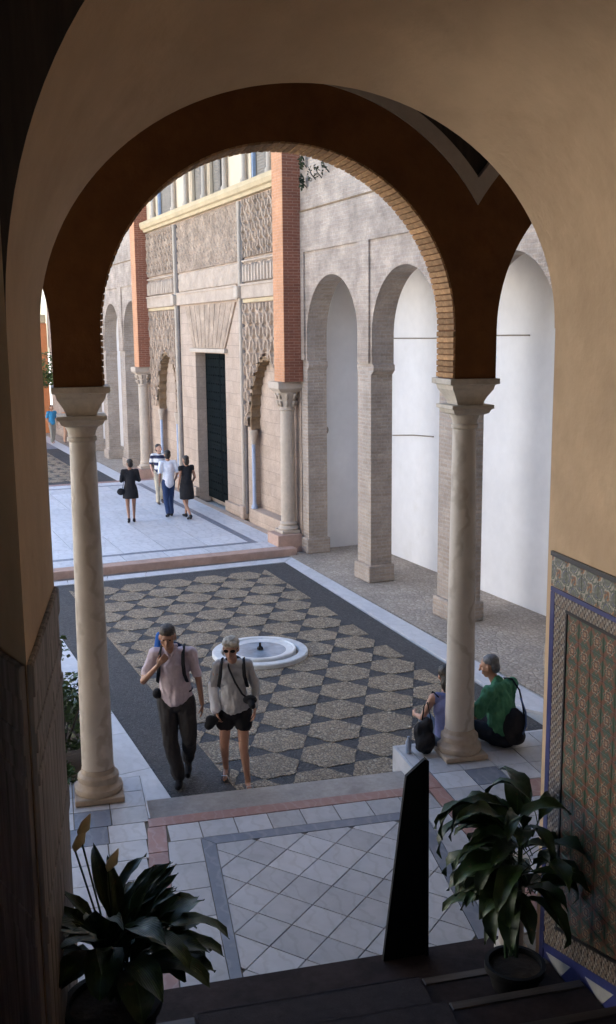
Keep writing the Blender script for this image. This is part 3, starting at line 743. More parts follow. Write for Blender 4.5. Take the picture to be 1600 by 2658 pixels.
for s0, s1, (c, w_) in ((21.0, 23.83, nich[0]), (29.72, 32.68, nich[1])):
    relief(s0, s1, 2.5, 5.5, sebka(.46, .62, .34, .45), M['stucco'], mask=inarch(c, w_))
    bb = B(); box(bb, 8.54, 8.598, s0, s1, 5.505, 5.59, .005); part('ochre_fillet', bb, M['cornice'], pf2)
    relief(s0, s1, 6.55, 7.93, sebka(.34, .42, .36, .6), M['stucco'])
    relief(s0, s1, 5.97, 6.53, lambda s, z: 1 if abs(math.sin(math.pi*s/.2)) > .55 and z < 6.42-.08*abs(math.cos(math.pi*s/.2)) else (.9 if z > 6.46 else 0), M['stuccopale'], 'blind_arcading', res=.03)
relief(24.12, 29.32, 6.5, 7.93, lambda s, z: .6*sebka(.26, .34, .34, .8)(s, z)+.3*fine(s, z), M['stucco'], depth=.05)
relief(24.12, 29.32, 5.97, 6.48, scribble, M['stuccopale'], 'inscription_frieze', depth=.03)
# voussoirs of the flat lintel
nv = 19
for i in range(nv):
    k0, k1 = i/nv, (i+1)/nv; g = .006
    lo = lambda k: 25.3+2.75*k; hi = lambda k: 24.42+4.28*k
    bb = B(); wprism(bb, [(lo(k0)+g, 4.40), (lo(k1)-g, 4.40), (hi(k1)-g, 5.55), (hi(k0)+g, 5.55)], 'x', 8.56-(.006 if i % 2 else 0), 8.598); part('voussoir', bb, M['stucco'], pf2)
bb = B(); box(bb, 8.50, 8.598, 25.18, 28.18, 4.28, 4.385, .008); part('lintel_ledge', bb, M['ribstone'], pf2)
for s0, s1 in ((20.98, 23.84), (24.11, 29.34), (29.71, 32.7)):
    bb = B(); box(bb, 8.50, 8.598, s0, s1, 5.60, 5.95, .01); box(bb, 8.475, 8.5, s0, s1, 5.9, 5.95); part('string_band', bb, M['stuccopale'], pf2)
for s in (23.97, 29.52):
    bb = B(); tube(bb, [(8.54, s, .3), (8.54, s, 7.9)], .055, 12); r_ = part('wall_shaft', bb, M['ribstone'], pf2, smooth=40)
    bb = B(); box(bb, 8.40, 8.6, s-.13, s+.13, 5.62, 5.9, .02); part('shaft_ring', bb, M['ribstone'], r_)
    bb = B(); box(bb, 8.44, 8.6, s-.12, s+.12, .156, .5, .02); part('shaft_base', bb, M['stone'], r_)
    bb = B(); tube(bb, [(8.57, s-.13, .3), (8.57, s-.13, 7.9)], .04, 10); part('shadow_shaft', bb, M['shadowline'], pf2, smooth=40)  # dark shaft stands in for the shadow line beside the rib
for s0, s1 in ((24.1, 25.38), (27.97, 29.4)):
    bb = B(); box(bb, 8.5, 8.6, s0, s1, .156, .42, .01); part('jamb_plinth', bb, M['stone'], pf2)
# door
dr = B(); box(dr, 8.88, 8.93, 25.42, 26.66, .16, 4.24, .006); d1 = part('door_leaf', dr, M['door'], pf2)
dr = B(); box(dr, 8.88, 8.93, 26.69, 27.93, .16, 4.24, .006); d2 = part('door_leaf', dr, M['door'], pf2)
for dd, s0 in ((d1, 25.5), (d2, 26.77)):
    bb = B()
    for j in range(17):
        for i in range(6): box(bb, 8.862, 8.882, s0+.02+i*.2, s0+.06+i*.2, .4+j*.23, .44+j*.23)
    part('door_studs', bb, M['door'], dd, kind='stuff')
    bb = B()
    for j in range(9): box(bb, 8.870, 8.881, s0-.04, s0+1.13, .3+j*.46, .325+j*.46)
    part('iron_straps', bb, M['door'], dd, kind='stuff')
# cornice and upper gallery
bb = B()
wprism(bb, [(8.595, 7.95), (8.47, 7.95), (8.44, 8.02), (8.38, 8.05), (8.34, 8.14), (8.34, 8.24), (8.595, 8.24)][::-1], 'y', 20.97, 32.7)
part('yellow_cornice', bb, M['cornice'], pf2)
wins = [(22.15, 23.25), (25.15, 26.42), (26.72, 27.98), (29.65, 31.4)]
poly = [(20.42, 8.26)]
for a, c in wins: poly += [(a, 8.26), (a, 10.6), (c, 10.6), (c, 8.26)]
poly += [(33.3, 8.26), (33.3, 12.2), (20.42, 12.2)]
bb = B(); wprism(bb, poly, 'x', 8.6, 8.98); part('upper_wall', bb, M['creamwall'], pf2)
for i, (a, c) in enumerate(wins):
    bb = B(); box(bb, 8.90, 8.99, a+.01, c-.01, 8.27, 10.6); wf = part('window', bb, M['glass'], pf2)
    bb = B(); h = (c-a)*(.62 if i in (0, 3) else .45)
    box(bb, 8.72, 8.77, c-h, c-.05, 8.3, 10.5, .01)
    for j in range(30): box(bb, 8.708, 8.722, c-h+.05, c-.1, 8.36+j*.07, 8.40+j*.07)
    part('shutter', bb, M['shutter'], wf)
    bb = B(); box(bb, 8.62, 8.70, a, a+.06, 8.27, 10.6); part('frame', bb, M['creamwall'], wf)
    bb = B(); box(bb, 8.62, 8.70, c-.06, c, 8.27, 10.6); part('frame', bb, M['bluemarble'] if i in (0, 3) else M['creamwall'], wf)
for s in (21.9, 23.5, 24.9, 26.57, 28.2, 29.4, 31.65):
    bb = B(); lathe(bb, 8.52, s, [(.1, 8.26), (.1, 8.34), (.065, 8.4), (.06, 10.1), (.1, 10.25), (.12, 10.35)], 14); part('slender_column', bb, M['ribstone'], pf2, smooth=40)
bb = B(); box(bb, 7.7, 9.4, 20.2, 33.8, 12.2, 12.5); part('eaves', bb, M['nosing'], pf2)
# brick pilasters on marble columns
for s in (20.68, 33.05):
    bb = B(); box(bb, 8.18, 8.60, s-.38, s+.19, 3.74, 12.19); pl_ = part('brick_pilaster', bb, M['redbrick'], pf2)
    bb = B(); box(bb, 8.168, 8.179, s-.38, s+.19, 3.74, 12.19); part('lit_brick_face', bb, M['litbrick'], pl_)  # lighter orange brick puts the light on the front into its colour
def pcol(s, label):
    t_ = top('pilaster_column', F, (8.52, s, 0), label, 'column', 'marble columns under the red brick pilasters')
    bb = B(); box(bb, 8.13, 8.70, s-.33, s+.31, .0, .40, .012); part('pedestal', bb, M['pinkstone'], t_)
    bb = B(); box(bb, 8.28, 8.70, s-.23, s+.23, .402, .47, .008); lathe(bb, 8.52, s, [(.22, .47), (.235, .5), (.21, .54), (.18, .57), (.2, .61), (.17, .66)], 24); part('base', bb, M['ribstone'], t_, smooth=30)
    bb = B(); lathe(bb, 8.52, s, [(.17, .662), (.168, 1.5), (.155, 3.1)], 24); part('shaft', bb, M['bluemarble'] if 0 else M['ribstone'], t_, smooth=40)
    cp = part('capital', lathe(B(), 8.52, s, [(.155, 3.102), (.18, 3.13), (.16, 3.16), (.165, 3.25), (.2, 3.4), (.25, 3.52)], 24), M['ribstone'], t_, smooth=30)
    bb = B()
    for k in range(8):
        an = k*math.pi/4+.39
        for zz, rr in ((3.2, .18), (3.36, .21)): tube(bb, [(8.52+rr*math.cos(an), s+rr*math.sin(an), zz), (8.52+(rr+.03)*math.cos(an), s+(rr+.03)*math.sin(an), zz+.1), (8.52+(rr+.06)*math.cos(an), s+(rr+.06)*math.sin(an), zz+.12)], [.03, .035, .015], 6)
    part('capital_leaves', bb, M['ribstone'], cp, smooth=True)
    bb = B(); sqstack(bb, 8.5, s, [(.2, 3.5), (.27, 3.56), (.3, 3.6), (.3, 3.735)]); part('abacus', bb, M['ribstone'], cp)
pcol(20.68, 'marble column under the nearer red brick pilaster on a pink pedestal')
pcol(33.05, 'marble column under the farther red brick pilaster behind the walkers')

# ============================================================ PALE BRICK ARCADE
def arcade(name, s0, s1, lows, label, top_z, endwall=None):
    r_ = top(name, F, (8.75, (s0+s1)/2, 0), label, 'arcade')
    ol = [(s0, 0)]; cs = []
    for l0, l1 in lows:
        c = (l0+l1)/2-.02; h0, h1 = c-1.21, c+1.21; cs.append((c, l0, l1))
        ol += [(l0, 0), (l0, 3.98), (h0+.05, 4.06), (h0+.05, 4.16), (h0, 4.18)] + arcpts(c, 1.21, 4.71, n=40) + [(h1, 4.18), (h1-.05, 4.16), (h1-.05, 4.06), (l1, 3.98), (l1, 0)]
    ol += [(s1, 0), (s1, top_z), (s0, top_z)]
    b = B(); wprism(b, ol, 'x', 8.752, 9.2)
    part('arch_wall', b, M['pierbrick'], r_)
    # raised face: frame strips round each arch and the wall above
    for k in range(len(cs)+1):
        a0 = s0 if k == 0 else cs[k-1][0]+1.27; a1 = s1 if k == len(cs) else cs[k][0]-1.27
        if a1-a0 > .05: b = B(); box(b, 8.70, 8.751, a0, a1, 4.2, 6.43); part('frame_strip', b, M['palebrick'], r_)
    b = B(); box(b, 8.70, 8.751, s0, s1, 6.432, 7.24); box(b, 8.715, 8.751, s0, s1, 7.275, top_z); part('raised_face', b, M['palebrick'], r_)
    b = B(); box(b, 8.685, 8.751, s0, s1, 7.242, 7.272); part('string_course', b, M['muq'], r_)
    # spandrel facing inside the frames
    for c, l0, l1 in cs:
        b = B(); wprism(b, [(c-1.268, 4.2), (c-1.205, 4.2)] + arcpts(c, 1.205, 4.71, n=40) + [(c+1.205, 4.2), (c+1.268, 4.2), (c+1.268, 6.43), (c-1.268, 6.43)], 'x', 8.738, 8.7515); part('spandrel_face', b, M['palebrick'], r_)
    prevl = s0
    for l0, l1 in lows+[(s1, s1)]:
        w0, w1 = prevl, l0
        if w1-w0 > .2:
            b = B(); box(b, 8.69, 9.25, w0-(.05 if w0 > s0 else 0), w1+(.05 if w1 < s1 else 0), 0, .34, .02); part('pier_base', b, M['pierbrick'], r_)
        prevl = l1
    b = B(); box(b, 10.35, 10.6, s0, s1+.15, -.05, 6.3); part('back_wall', b, M['whitewall'], r_)
    b = B(); box(b, 9.2, 10.6, s0, s1+.15, 6.05, 6.3); part('vault_ceiling', b, M['creamwall'], r_)
    b = B(); box(b, 9.2, 16, s0, s1+.15, 6.3, top_z); part('upper_block', b, M['pierbrick'], r_)
    return r_
ar = arcade('brick_arcade', -2, 20.4, [(-1.0, 1.45), (2.15, 4.6), (5.3, 7.75), (8.42, 10.87), (11.53, 14.0), (14.64, 17.12), (17.68, 20.09)], 'pale worn brick arcade with white walls behind its tall arches', 12.4)
b = B(); box(b, 9.2, 10.35, 20.46, 20.6, -.05, 6.05); part('end_wall', b, M['whitewall'], ar)
b = B(); box(b, 9.33, 9.68, 20.452, 20.462, 1.55, 2.16, .002); part('wall_hatch', b, M['whitewall'], ar)
b = B(); tube(b, [(10.335, 14.4, 4.69), (10.335, 15.5, 4.69), (10.335, 17.5, 4.64), (10.335, 19.2, 4.64)], .013, 6); part('wall_pipe', b, M['shutter'], ar)
b = B(); tube(b, [(10.335, 17.5, 2.72), (10.335, 18.3, 2.68), (10.335, 19.2, 2.6)], .013, 6); part('wall_pipe', b, M['shutter'], ar)
for sz, ss, hh in ((4.72, 13.2, 1.05), (3.2, 15.9, .9)):
    b = B(); box(b, 10.342, 10.352, ss, ss+.62, sz, sz+hh, .003); part('wall_panel', b, M['whitewall'], ar)
lampb = B(); tube(lampb, [(9.12, 20.46, 2.67), (9.12, 20.36, 2.67)], [.02, .02], 8); bmesh.ops.create_uvsphere(lampb, u_segments=14, v_segments=10, radius=.11, matrix=Matrix.Translation((9.24, 20.34, 2.67)))
single('wall_lantern', F, (9.2, 20.4, 2.67), lampb, M['shutter'], 'small round grey lamp on the wall inside the first narrow arch', 'lamp', smooth=True)
arcade('far_brick_arcade', 33.3, 52, [(34.0, 36.4), (37.1, 39.5), (40.2, 42.6), (43.3, 45.7), (46.4, 48.8)], 'distant brick arcade beyond the farther red pilaster', 9.0)
b = B(); box(b, 8.45, 8.72, 32.9, 36.5, 0, 1.0); b.free()

pf2.location = F.w(8.74, 26.7, 0)
# wing closing the court far off
ew = top('far_wing', F, (0, 52.5, 0), 'distant white and orange building glimpsed at the left column', 'building')
poly = [(-20, 0)]
for i in range(9):
    c = -18+i*3.1; poly += [(c-.9, 0), (c-.9, 3.2)] + arcpts(c, .9, 3.2, n=16)[1:-1] + [(c+.9, 3.2), (c+.9, 0)]
poly += [(8.6, 0), (8.6, 5.4), (-20, 5.4)]
b = B(); wprism(b, poly, 'y', 52, 52.5); part('arch_wall', b, M['whitewall'], ew)
b = B(); box(b, -20, 8.6, 56, 56.4, 0, 7.6); part('rear_wall', b, M['orange'], ew)
b = B(); box(b, -20, 8.6, 51.8, 52.6, 5.4, 5.8, .03); part('cornice', b, M['cornice'], ew)
b = B(); box(b, -20, 8.6, 52, 56.4, 7.6, 7.8); part('roof', b, M['creamwall'], ew)
for i in range(10):
    c = -19.5+i*3.1; b = B(); box(b, c-.22, c+.22, 51.8, 51.995, 0, 5.38); part('orange_pilaster', b, M['orange'], ew)
lw = top('opposite_wing', F, (-13, 20, 0), 'plain cream wing across the court outside the left edge', 'building')
b = B(); box(b, -14, -13, -8, 52, 0, 8.5); part('wall', b, M['limewall'], lw)
b = B(); box(b, -14.3, -12.8, -8, 52, 8.5, 8.8); part('eaves', b, M['nosing'], lw)
# ============================================================ FOUNTAIN
ft = top('fountain', F, (FC[0]+.05, FC[1], 0), 'low round white marble fountain basin set in the pebble mosaic', 'fountain')
fx, fy = FC[0]+.05, FC[1]
def ring(prof, seg=56):
    bb = B(); rings = [[bb.verts.new((fx+.9*r*math.cos(2*math.pi*i/seg), fy+.9*r*math.sin(2*math.pi*i/seg), z)) for i in range(seg)] for r, z in prof]
    for a, c in zip(rings, rings[1:]+rings[:1]):
        for i in range(seg): bb.faces.new((a[i], a[(i+1) % seg], c[(i+1) % seg], c[i]))
    return bb
part('outer_rim', ring([(.80, -.02), (.80, .06), (.785, .075), (.66, .075), (.645, .06), (.645, -.02)]), M['water_pale'], ft, smooth=30)
part('inner_basin', ring([(.60, -.02), (.60, .095), (.585, .11), (.575, .11), (.56, .095), (.3, .06), (.08, .05), (.08, .02), (.3, .02), (.5, .02)]), M['water_pale'], ft, smooth=30)
bb = B(); prism(bb, [(fx+.579*math.cos(2*math.pi*i/48), fy+.579*math.sin(2*math.pi*i/48)) for i in range(48)], -.02, .02); part('channel_floor', bb, M['pebtan'], ft)
bb = B(); prism(bb, [(fx+.508*math.cos(2*math.pi*i/48), fy+.508*math.sin(2*math.pi*i/48)) for i in range(48)], .03, .078); part('water', bb, M['water'], ft)
bb = B(); lathe(bb, fx, fy, [(.05, .09), (.04, .12), (.02, .13), (.015, .17), (.02, .18), (.01, .19)], 14); part('spout', bb, M['iron'], ft, smooth=40)

# ============================================================ BLACK PANEL STAND
tp_ = top('panel_stand', G, (2.27, 6.34, .31), 'tall black tapered sign stand with slanted top at the foot of the stairs', 'sign stand')
bb = B(); wprism(bb, [(2.105, .31), (2.43, .31), (2.42, 1.80), (2.405, 1.81), (2.27, 1.70)], 'y', 6.34, 6.37); part('board', bb, M['iron'], tp_)
bb = B(); wprism(bb, [(2.424, .31), (2.445, .31), (2.432, 1.80), (2.414, 1.815)], 'y', 6.325, 6.385); part('side_flange', bb, M['iron'], tp_)

# ============================================================ POTTED PLANTS
def leaf_mesh(L_, W_, pet, droop, rise, seed, mat, fold=.35):
    """stalk rises from the origin along +y, blade arches over and droops"""
    r_ = random.Random(seed); bb = B(); n = 12
    pos = Vector((0, 0, 0)); ang = rise; path = []
    tot = pet+L_
    for i in range(n+1):
        k = i/n; path.append((pos.copy(), ang)); st_ = tot/n
        pos += Vector((0, math.cos(ang), math.sin(ang)))*st_; ang -= droop*(.5+1.2*k)/n
    kp = pet/tot; prev = None
    for i, (p, a) in enumerate(path):
        k = i/n
        if k < kp: wd = .006+.002*(1-k); 
        else: q = (k-kp)/(1-kp); wd = max(.002, W_/2*(math.sin(math.pi*min(1, q**.72))**.8))
        nrm = Vector((0, -math.sin(a), math.cos(a))); lift = wd*fold; wv = .012*math.sin(i*1.7+seed)*(1 if k > kp else 0)
        row = [bb.verts.new(p+Vector((-wd, 0, 0))+nrm*(lift+wv)), bb.verts.new(p+Vector((-wd*.5, 0, 0))+nrm*(lift*.35)), bb.verts.new(p-nrm*.002), bb.verts.new(p+Vector((wd*.5, 0, 0))+nrm*(lift*.35)), bb.verts.new(p+Vector((wd, 0, 0))+nrm*(lift-wv))]
        if prev:
            for j in range(4): bb.faces.new((prev[j], prev[j+1], row[j+1], row[j]))
        prev = row
    me = finish(bb, 'leaf', mat, True)
    return me
LU = [leaf_mesh(.44, .10, .22, .9, 1.2, 21, M['leaf']), leaf_mesh(.40, .085, .26, 1.5, 1.35, 22, M['leaf']), leaf_mesh(.48, .09, .2, 1.9, 1.3, 23, M['leaf'])]
LV = [leaf_mesh(.36, .125, .26, 2.2, 1.05, 1, M['leaf']), leaf_mesh(.42, .12, .34, 2.5, 1.25, 2, M['leaf']), leaf_mesh(.30, .13, .22, 1.4, .95, 3, M['leaf']), leaf_mesh(.42, .12, .30, 1.7, 1.15, 4, M['leaf']), leaf_mesh(.34, .15, .25, 2.9, 1.0, 5, M['leaf'])]
def pot(root, x, y, z, h, r0, r1, mat):
    bb = B(); lathe(bb, x, y, [(r0, z), (r0*1.02, z+.02), (r1*.96, z+h-.05), (r1*1.06, z+h-.045), (r1*1.06, z+h), (r1*.92, z+h), (r1*.9, z+h-.04)], 28); pp = part('pot', bb, mat, root, smooth=30)
    bb = B(); lathe(bb, x, y, [(r1*.89, z+h-.06), (r1*.89, z+h-.035)], 20); part('pot_soil', bb, M['soil'], pp)
lp = top('potted_plant', G, (.22, 5.32, .6), 'leafy potted lily with cream flowers on the stairs at the lower left', 'potted plant')
pot(lp, .16, 5.26, .602, .50, .20, .26, M['iron'])
rl = random.Random(5)
for i in range(50):
    az = rl.uniform(0, 2*math.pi); v = rl.randrange(5); s_ = rl.uniform(.8, 1.15); z0 = 1.02+rl.uniform(0, .3)
    if i % 2 == 0: az = rl.uniform(-2.2, -.6)
    inst('leaf', LV[v], lp, (.22+rl.uniform(-.07, .07), 5.32+rl.uniform(-.07, .07), z0), rot=(rl.uniform(-.1, .25), rl.uniform(-.15, .15), az), scale=(s_*1.25, s_, s_*rl.uniform(.8, 1.0)))
for i in range(26):
    az = rl.uniform(0, 2*math.pi) if i % 3 else rl.uniform(-1.9, -.9); s_ = rl.uniform(.85, 1.15)
    inst('leaf', LU[i % 3], lp, (.18+rl.uniform(-.08, .08), 5.30+rl.uniform(-.08, .08), 1.08+rl.uniform(0, .2)), rot=(rl.uniform(0, .35), rl.uniform(-.2, .2), az), scale=(s_, s_, s_))
for (dx, z, h, az) in ((-.17, 1.0, 1.10, 0.5), (-.03, 1.0, .88, -.6), (-.20, 1.0, 1.02, .2)):
    bb = B(); tube(bb, [(.2, 5.3, z), (.2+dx*.4, 5.29, z+h*.5), (.2+dx, 5.27, z+h)], .006, 6); sk = part('flower_stalk', bb, M['leaf'], lp)
    bb = B(); tube(bb, [(.2+dx, 5.27, z+h-.01), (.22+dx, 5.265, z+h+.03), (.235+dx, 5.26, z+h+.08), (.26+dx, 5.255, z+h+.125)], [.008, .05, .038, .004], 8, flat=.3); part('spathe', bb, M['petal'], sk, smooth=True)
rp = top('potted_plant', G, (2.78, 5.72, .45), 'broad leaved dark potted plant on the lower steps against the tiled wall', 'potted plant')
pot(rp, 2.80, 5.66, .452, .17, .15, .19, M['iron'])
bb = B()
for i in range(5):
    dx, dy = rl.uniform(-.05, .05), rl.uniform(-.05, .05); tube(bb, [(2.78+dx, 5.68+dy, .66), (2.80+dx*1.6, 5.72+dy, 1.0), (2.78+dx*2.5, 5.74+dy*2, 1.45)], [.014, .011, .008], 7)
part('stems', bb, M['leaf'], rp)
LW = [leaf_mesh(.36, .16, .16, 1.9, .9, 11, M['leaf']), leaf_mesh(.40, .17, .18, 2.5, 1.0, 12, M['leaf']), leaf_mesh(.34, .16, .12, 1.5, .5, 13, M['leaf']), leaf_mesh(.42, .15, .2, 3.0, 1.0, 14, M['leaf']), leaf_mesh(.36, .18, .14, 2.3, .75, 15, M['leaf'])]
for i in range(88):
    z0 = .96+.60*(i/88)+rl.uniform(-.05, .05); az = rl.uniform(0, 2*math.pi)
    if i % 2 == 0: az = rl.uniform(.3, 2.6)
    s_ = rl.uniform(.85, 1.3)
    inst('leaf', LW[rl.randrange(5)], rp, (2.82+rl.uniform(-.08, .12), 5.73+rl.uniform(-.08, .08), z0), rot=(rl.uniform(-.4, .25) if i < 60 else rl.uniform(-.1, .6), rl.uniform(-.3, .3), az), scale=(s_*rl.uniform(.6, .95), s_*.93, s_*.93))
pd = B(); lathe(pd, 3.03, 6.2, [(.12, .303), (.12, .36), (.09, .4), (.088, .95), (.12, 1.0), (.12, 1.04)], 24)
single('stone_pedestal', G, (3.03, 6.2, .3), pd, M['capital'], 'slim beige stone pedestal half hidden behind the dark plant', 'pedestal', smooth=30)

# ============================================================ SHRUBS
def leafcloud(bb, c, rad, n, sz, rr):
    for i in range(n):
        d = Vector((rr.gauss(0, 1), rr.gauss(0, 1), rr.gauss(0, 1))).normalized()*rr.uniform(.45, 1)**.5
        p = Vector((c[0]+d.x*rad[0], c[1]+d.y*rad[1], c[2]+d.z*rad[2])); s_ = sz*rr.uniform(.6, 1.4)
        u = Vector((rr.uniform(-1, 1), rr.uniform(-1, 1), rr.uniform(-.6, .6))).normalized(); v = u.cross(Vector((rr.uniform(-1, 1), rr.uniform(-1, 1), rr.uniform(-1, 1)))).normalized()
        q = [p-u*s_, p+v*s_*.45, p+u*s_, p-v*s_*.45]; bb.faces.new([bb.verts.new(x) for x in q])
def shrub(t, s, h, r, label, seed):
    rr = random.Random(seed); r_ = top('shrub', F, (t, s, 0), label, 'shrub', 'shrubs in the bed left of the mosaic')
    bb = B()
    for i in range(6):
        an = rr.uniform(0, 6.28); tube(bb, [(t, s, -.03), (t+.3*r*math.cos(an), s+.3*r*math.sin(an), h*.4), (t+.6*r*math.cos(an), s+.6*r*math.sin(an), h*.8)], [.02, .014, .006], 6)
    part('stems', bb, M['nosing'], r_)
    bb = B()
    for i in range(12):
        an = rr.uniform(0, 6.28); q = rr.uniform(.1, .75)*r; leafcloud(bb, (t+q*math.cos(an), s+q*math.sin(an), h*rr.uniform(.3, .85)), (r*.42, r*.42, h*.2), 130, .045, rr)
    part('foliage', bb, M['leafb'], r_)
shrub(1.75, 11.1, 1.0, .62, 'low green shrub just behind the thick left column', 1)
shrub(1.55, 12.6, 1.15, .68, 'green shrub farther along the bed, its top beside the wooden panelling', 2)
shrub(1.2, 10.1, .7, .5, 'small dark shrub nearest the gallery ledge', 3)
shrub(1.3, 14.4, .9, .6, 'farthest shrub of the bed left of the white band', 4)
def wallmark(s, z, n, label, seed):  # small dark marks on the wall, drawn as leaf clusters
    rr = random.Random(seed); r_ = top('wall_mark', F, (8.7, s, z), label, 'plant', 'small dark marks on the pale brick wall')
    bb = B(); tube(bb, [(8.72, s, z-.05), (8.62, s, z+.05), (8.58, s, z+.16)], .012, 5); part('stem', bb, M['nosing'], r_)
    bb = B(); leafcloud(bb, (8.6, s, z+.06), (.05, .07, .17), n, .035, rr); part('foliage', bb, M['mark'], r_)
wallmark(19.95, 7.75, 130, 'dark weed in the corner beside the nearer red pilaster', 5)
wallmark(19.95, 8.15, 90, 'upper dark weed in the corner beside the nearer red pilaster', 6)
for i, (s, z) in enumerate([(19.5, 7.85), (19.2, 7.84), (18.85, 7.9), (18.66, 8.1), (18.5, 8.2)]):
    wallmark(s, z, 26, ['first', 'second', 'third', 'fourth', 'fifth'][i]+' small dark mark from the left on the pale wall above the string course', 10+i)
rr_ = random.Random(3)
ot = top('orange_tree', F, (6.9, 45.5, 0), 'distant dark green tree glimpsed left of the thick column', 'tree')
bb = B(); tube(bb, [(6.9, 45.5, 0), (6.95, 45.5, 1.2), (6.85, 45.5, 2.6)], [.1, .08, .05], 8); part('trunk', bb, M['nosing'], ot)
bb = B()
for i in range(16): leafcloud(bb, (7.2+rr_.uniform(-.8, .8), 45.5+rr_.uniform(-.8, .8), 3.1+rr_.uniform(-.5, .8)), (.4, .4, .35), 120, .07, rr_)
part('crown', bb, M['leafb'], ot)

# ============================================================ PEOPLE
def solid(name, shapes, voxel, mat, parent, it=6, fold=0, fsc=9, label=None):
    bm = B()
    for s_ in shapes:
        if s_[0] == 'c':
            p0, p1, r0, r1 = Vector(s_[1]), Vector(s_[2]), s_[3], s_[4]
            d = (p1-p0); L_ = d.length or 1e-4; d = d/L_ if L_ > 1e-3 else Vector((0, 0, 1)); pts, rad = [], []
            for k in range(5): a = math.pi/2*(k/4); pts.append(p0-d*r0*math.cos(a)*.999); rad.append(max(.0015, r0*math.sin(a)))
            for k in range(1, 4): pts.append(p0.lerp(p1, k/4)); rad.append(r0+(r1-r0)*k/4)
            for k in range(5): a = math.pi/2*(1-k/4); pts.append(p1+d*r1*math.cos(a)*.999); rad.append(max(.0015, r1*math.sin(a)))
            tube(bm, pts, rad, 14)
        elif s_[0] == 'e':
            c, rd = Vector(s_[1]), s_[2]; rot = s_[3] if len(s_) > 3 else Matrix.Identity(3)
            bmesh.ops.create_uvsphere(bm, u_segments=20, v_segments=14, radius=1, matrix=Matrix.Translation(c) @ rot.to_4x4() @ Matrix.Diagonal((*rd, 1)))
        elif s_[0] == 'l':      # loft of ellipses (centre, rx, ry)
            rings = []
            for c, rx, ry in s_[1]:
                rings.append([bm.verts.new((c[0]+rx*math.cos(2*math.pi*k/24), c[1]+ry*math.sin(2*math.pi*k/24), c[2])) for k in range(24)])
            for a, b_ in zip(rings, rings[1:]):
                for k in range(24): bm.faces.new((a[k], a[(k+1) % 24], b_[(k+1) % 24], b_[k]))
            bm.faces.new(rings[0][::-1]); bm.faces.new(rings[-1])
    me = finish(bm, name, mat); o = bpy.data.objects.new(name, me); COL.objects.link(o)
    m1 = o.modifiers.new('r', 'REMESH'); m1.mode = 'VOXEL'; m1.voxel_size = voxel
    m2 = o.modifiers.new('s', 'SMOOTH'); m2.factor = .5; m2.iterations = it
    dg = bpy.context.evaluated_depsgraph_get(); me2 = bpy.data.meshes.new_from_object(o.evaluated_get(dg)); o.modifiers.clear(); o.data = me2
    if fold:
        co = [v.co.copy() for v in me2.vertices]; no = [v.normal.copy() for v in me2.vertices]
        for v, c, n_ in zip(me2.vertices, co, no):
            q = Vector((c.x*fsc, c.y*fsc, c.z*fsc*.55)); v.co = c+n_*fold*(noise.noise(q)+.6*noise.noise(q*2.3))
    for p in me2.polygons: p.use_smooth = True
    o.parent = parent
    return tag(o, label)
def V(*a): return Vector(a)
SK = {'a': plain('skin_tan', (.36, .19, .12), .5, .08, 8, .001, 60), 'b': plain('skin_fair', (.48, .27, .19), .5, .08, 8, .001, 60), 'c': plain('skin_brown', (.27, .14, .09), .5, .08, 8, .001, 60)}
def cloth(name, col, rough=.9): return plain('cloth_'+name, col, rough, .12, 7, .004, 60)
def head_shapes(c, k, yaw=0, tilt=0):
    """c centre of head, k scale; faces -y"""
    Rm = Matrix.Rotation(yaw, 3, 'Z') @ Matrix.Rotation(tilt, 3, 'X')
    k = k*1.06; P = lambda x, y, z: c + Rm @ Vector((x*k, y*k, z*k))
    e = lambda x, y, z, a, b_, d: ('e', P(x, y, z), (a*k, b_*k, d*k), Rm)
    return [e(0, .012, .03, .076, .094, .085), e(0, -.02, -.035, .062, .072, .075), e(0, -.055, -.085, .032, .03, .03), e(0, -.085, .028, .05, .018, .012),
            ('c', P(0, -.09, .02), P(0, -.118, -.022), .009*k, .015*k), e(.077, .01, -.01, .012, .022, .033), e(-.077, .01, -.01, .012, .022, .033),
            e(0, -.094, -.056, .024, .010, .006), e(0, -.092, -.066, .02, .010, .007), e(.045, -.06, -.02, .022, .02, .02), e(-.045, -.06, -.02, .022, .02, .02)], P, Rm
def hand_shapes(w_, d, side, k=1.0, curl=.5, palm_n=None):
    """hand hanging from wrist w_ in direction d; thumb on the +side of u"""
    d = Vector(d).normalized(); n_ = Vector(palm_n or (1, 0, 0)); n_ = (n_-d*n_.dot(d)).normalized(); u = d.cross(n_).normalized()*side
    sh = []; k *= 1.0
    for j, off in enumerate((-.027, -.009, .009, .027)): sh.append(('c', w_+d*.01*k, w_+d*.085*k+u*off*k, .016*k, .0125*k))
    for off, ln in ((-.030, .052), (-.010, .066), (.011, .07), (.031, .062)):
        b0 = w_+d*.085*k+u*off*k; c_ = curl
        q1 = b0+(d*math.cos(c_*.5)+n_*math.sin(c_*.5))*ln*.5*k; q2 = q1+(d*math.cos(c_*1.2)+n_*math.sin(c_*1.2))*ln*.5*k
        sh += [('c', b0, q1, .0095*k, .0088*k), ('c', q1, q2, .0088*k, .0075*k)]
    t0 = w_+d*.03*k+u*.026*k; t1 = t0+(u*.6+d*.65+n_*.35).normalized()*.042*k; t2 = t1+(u*.15+d*.8+n_*.5).normalized()*.034*k
    sh += [('c', t0, t1, .0135*k, .011*k), ('c', t1, t2, .0105*k, .009*k)]
    return sh
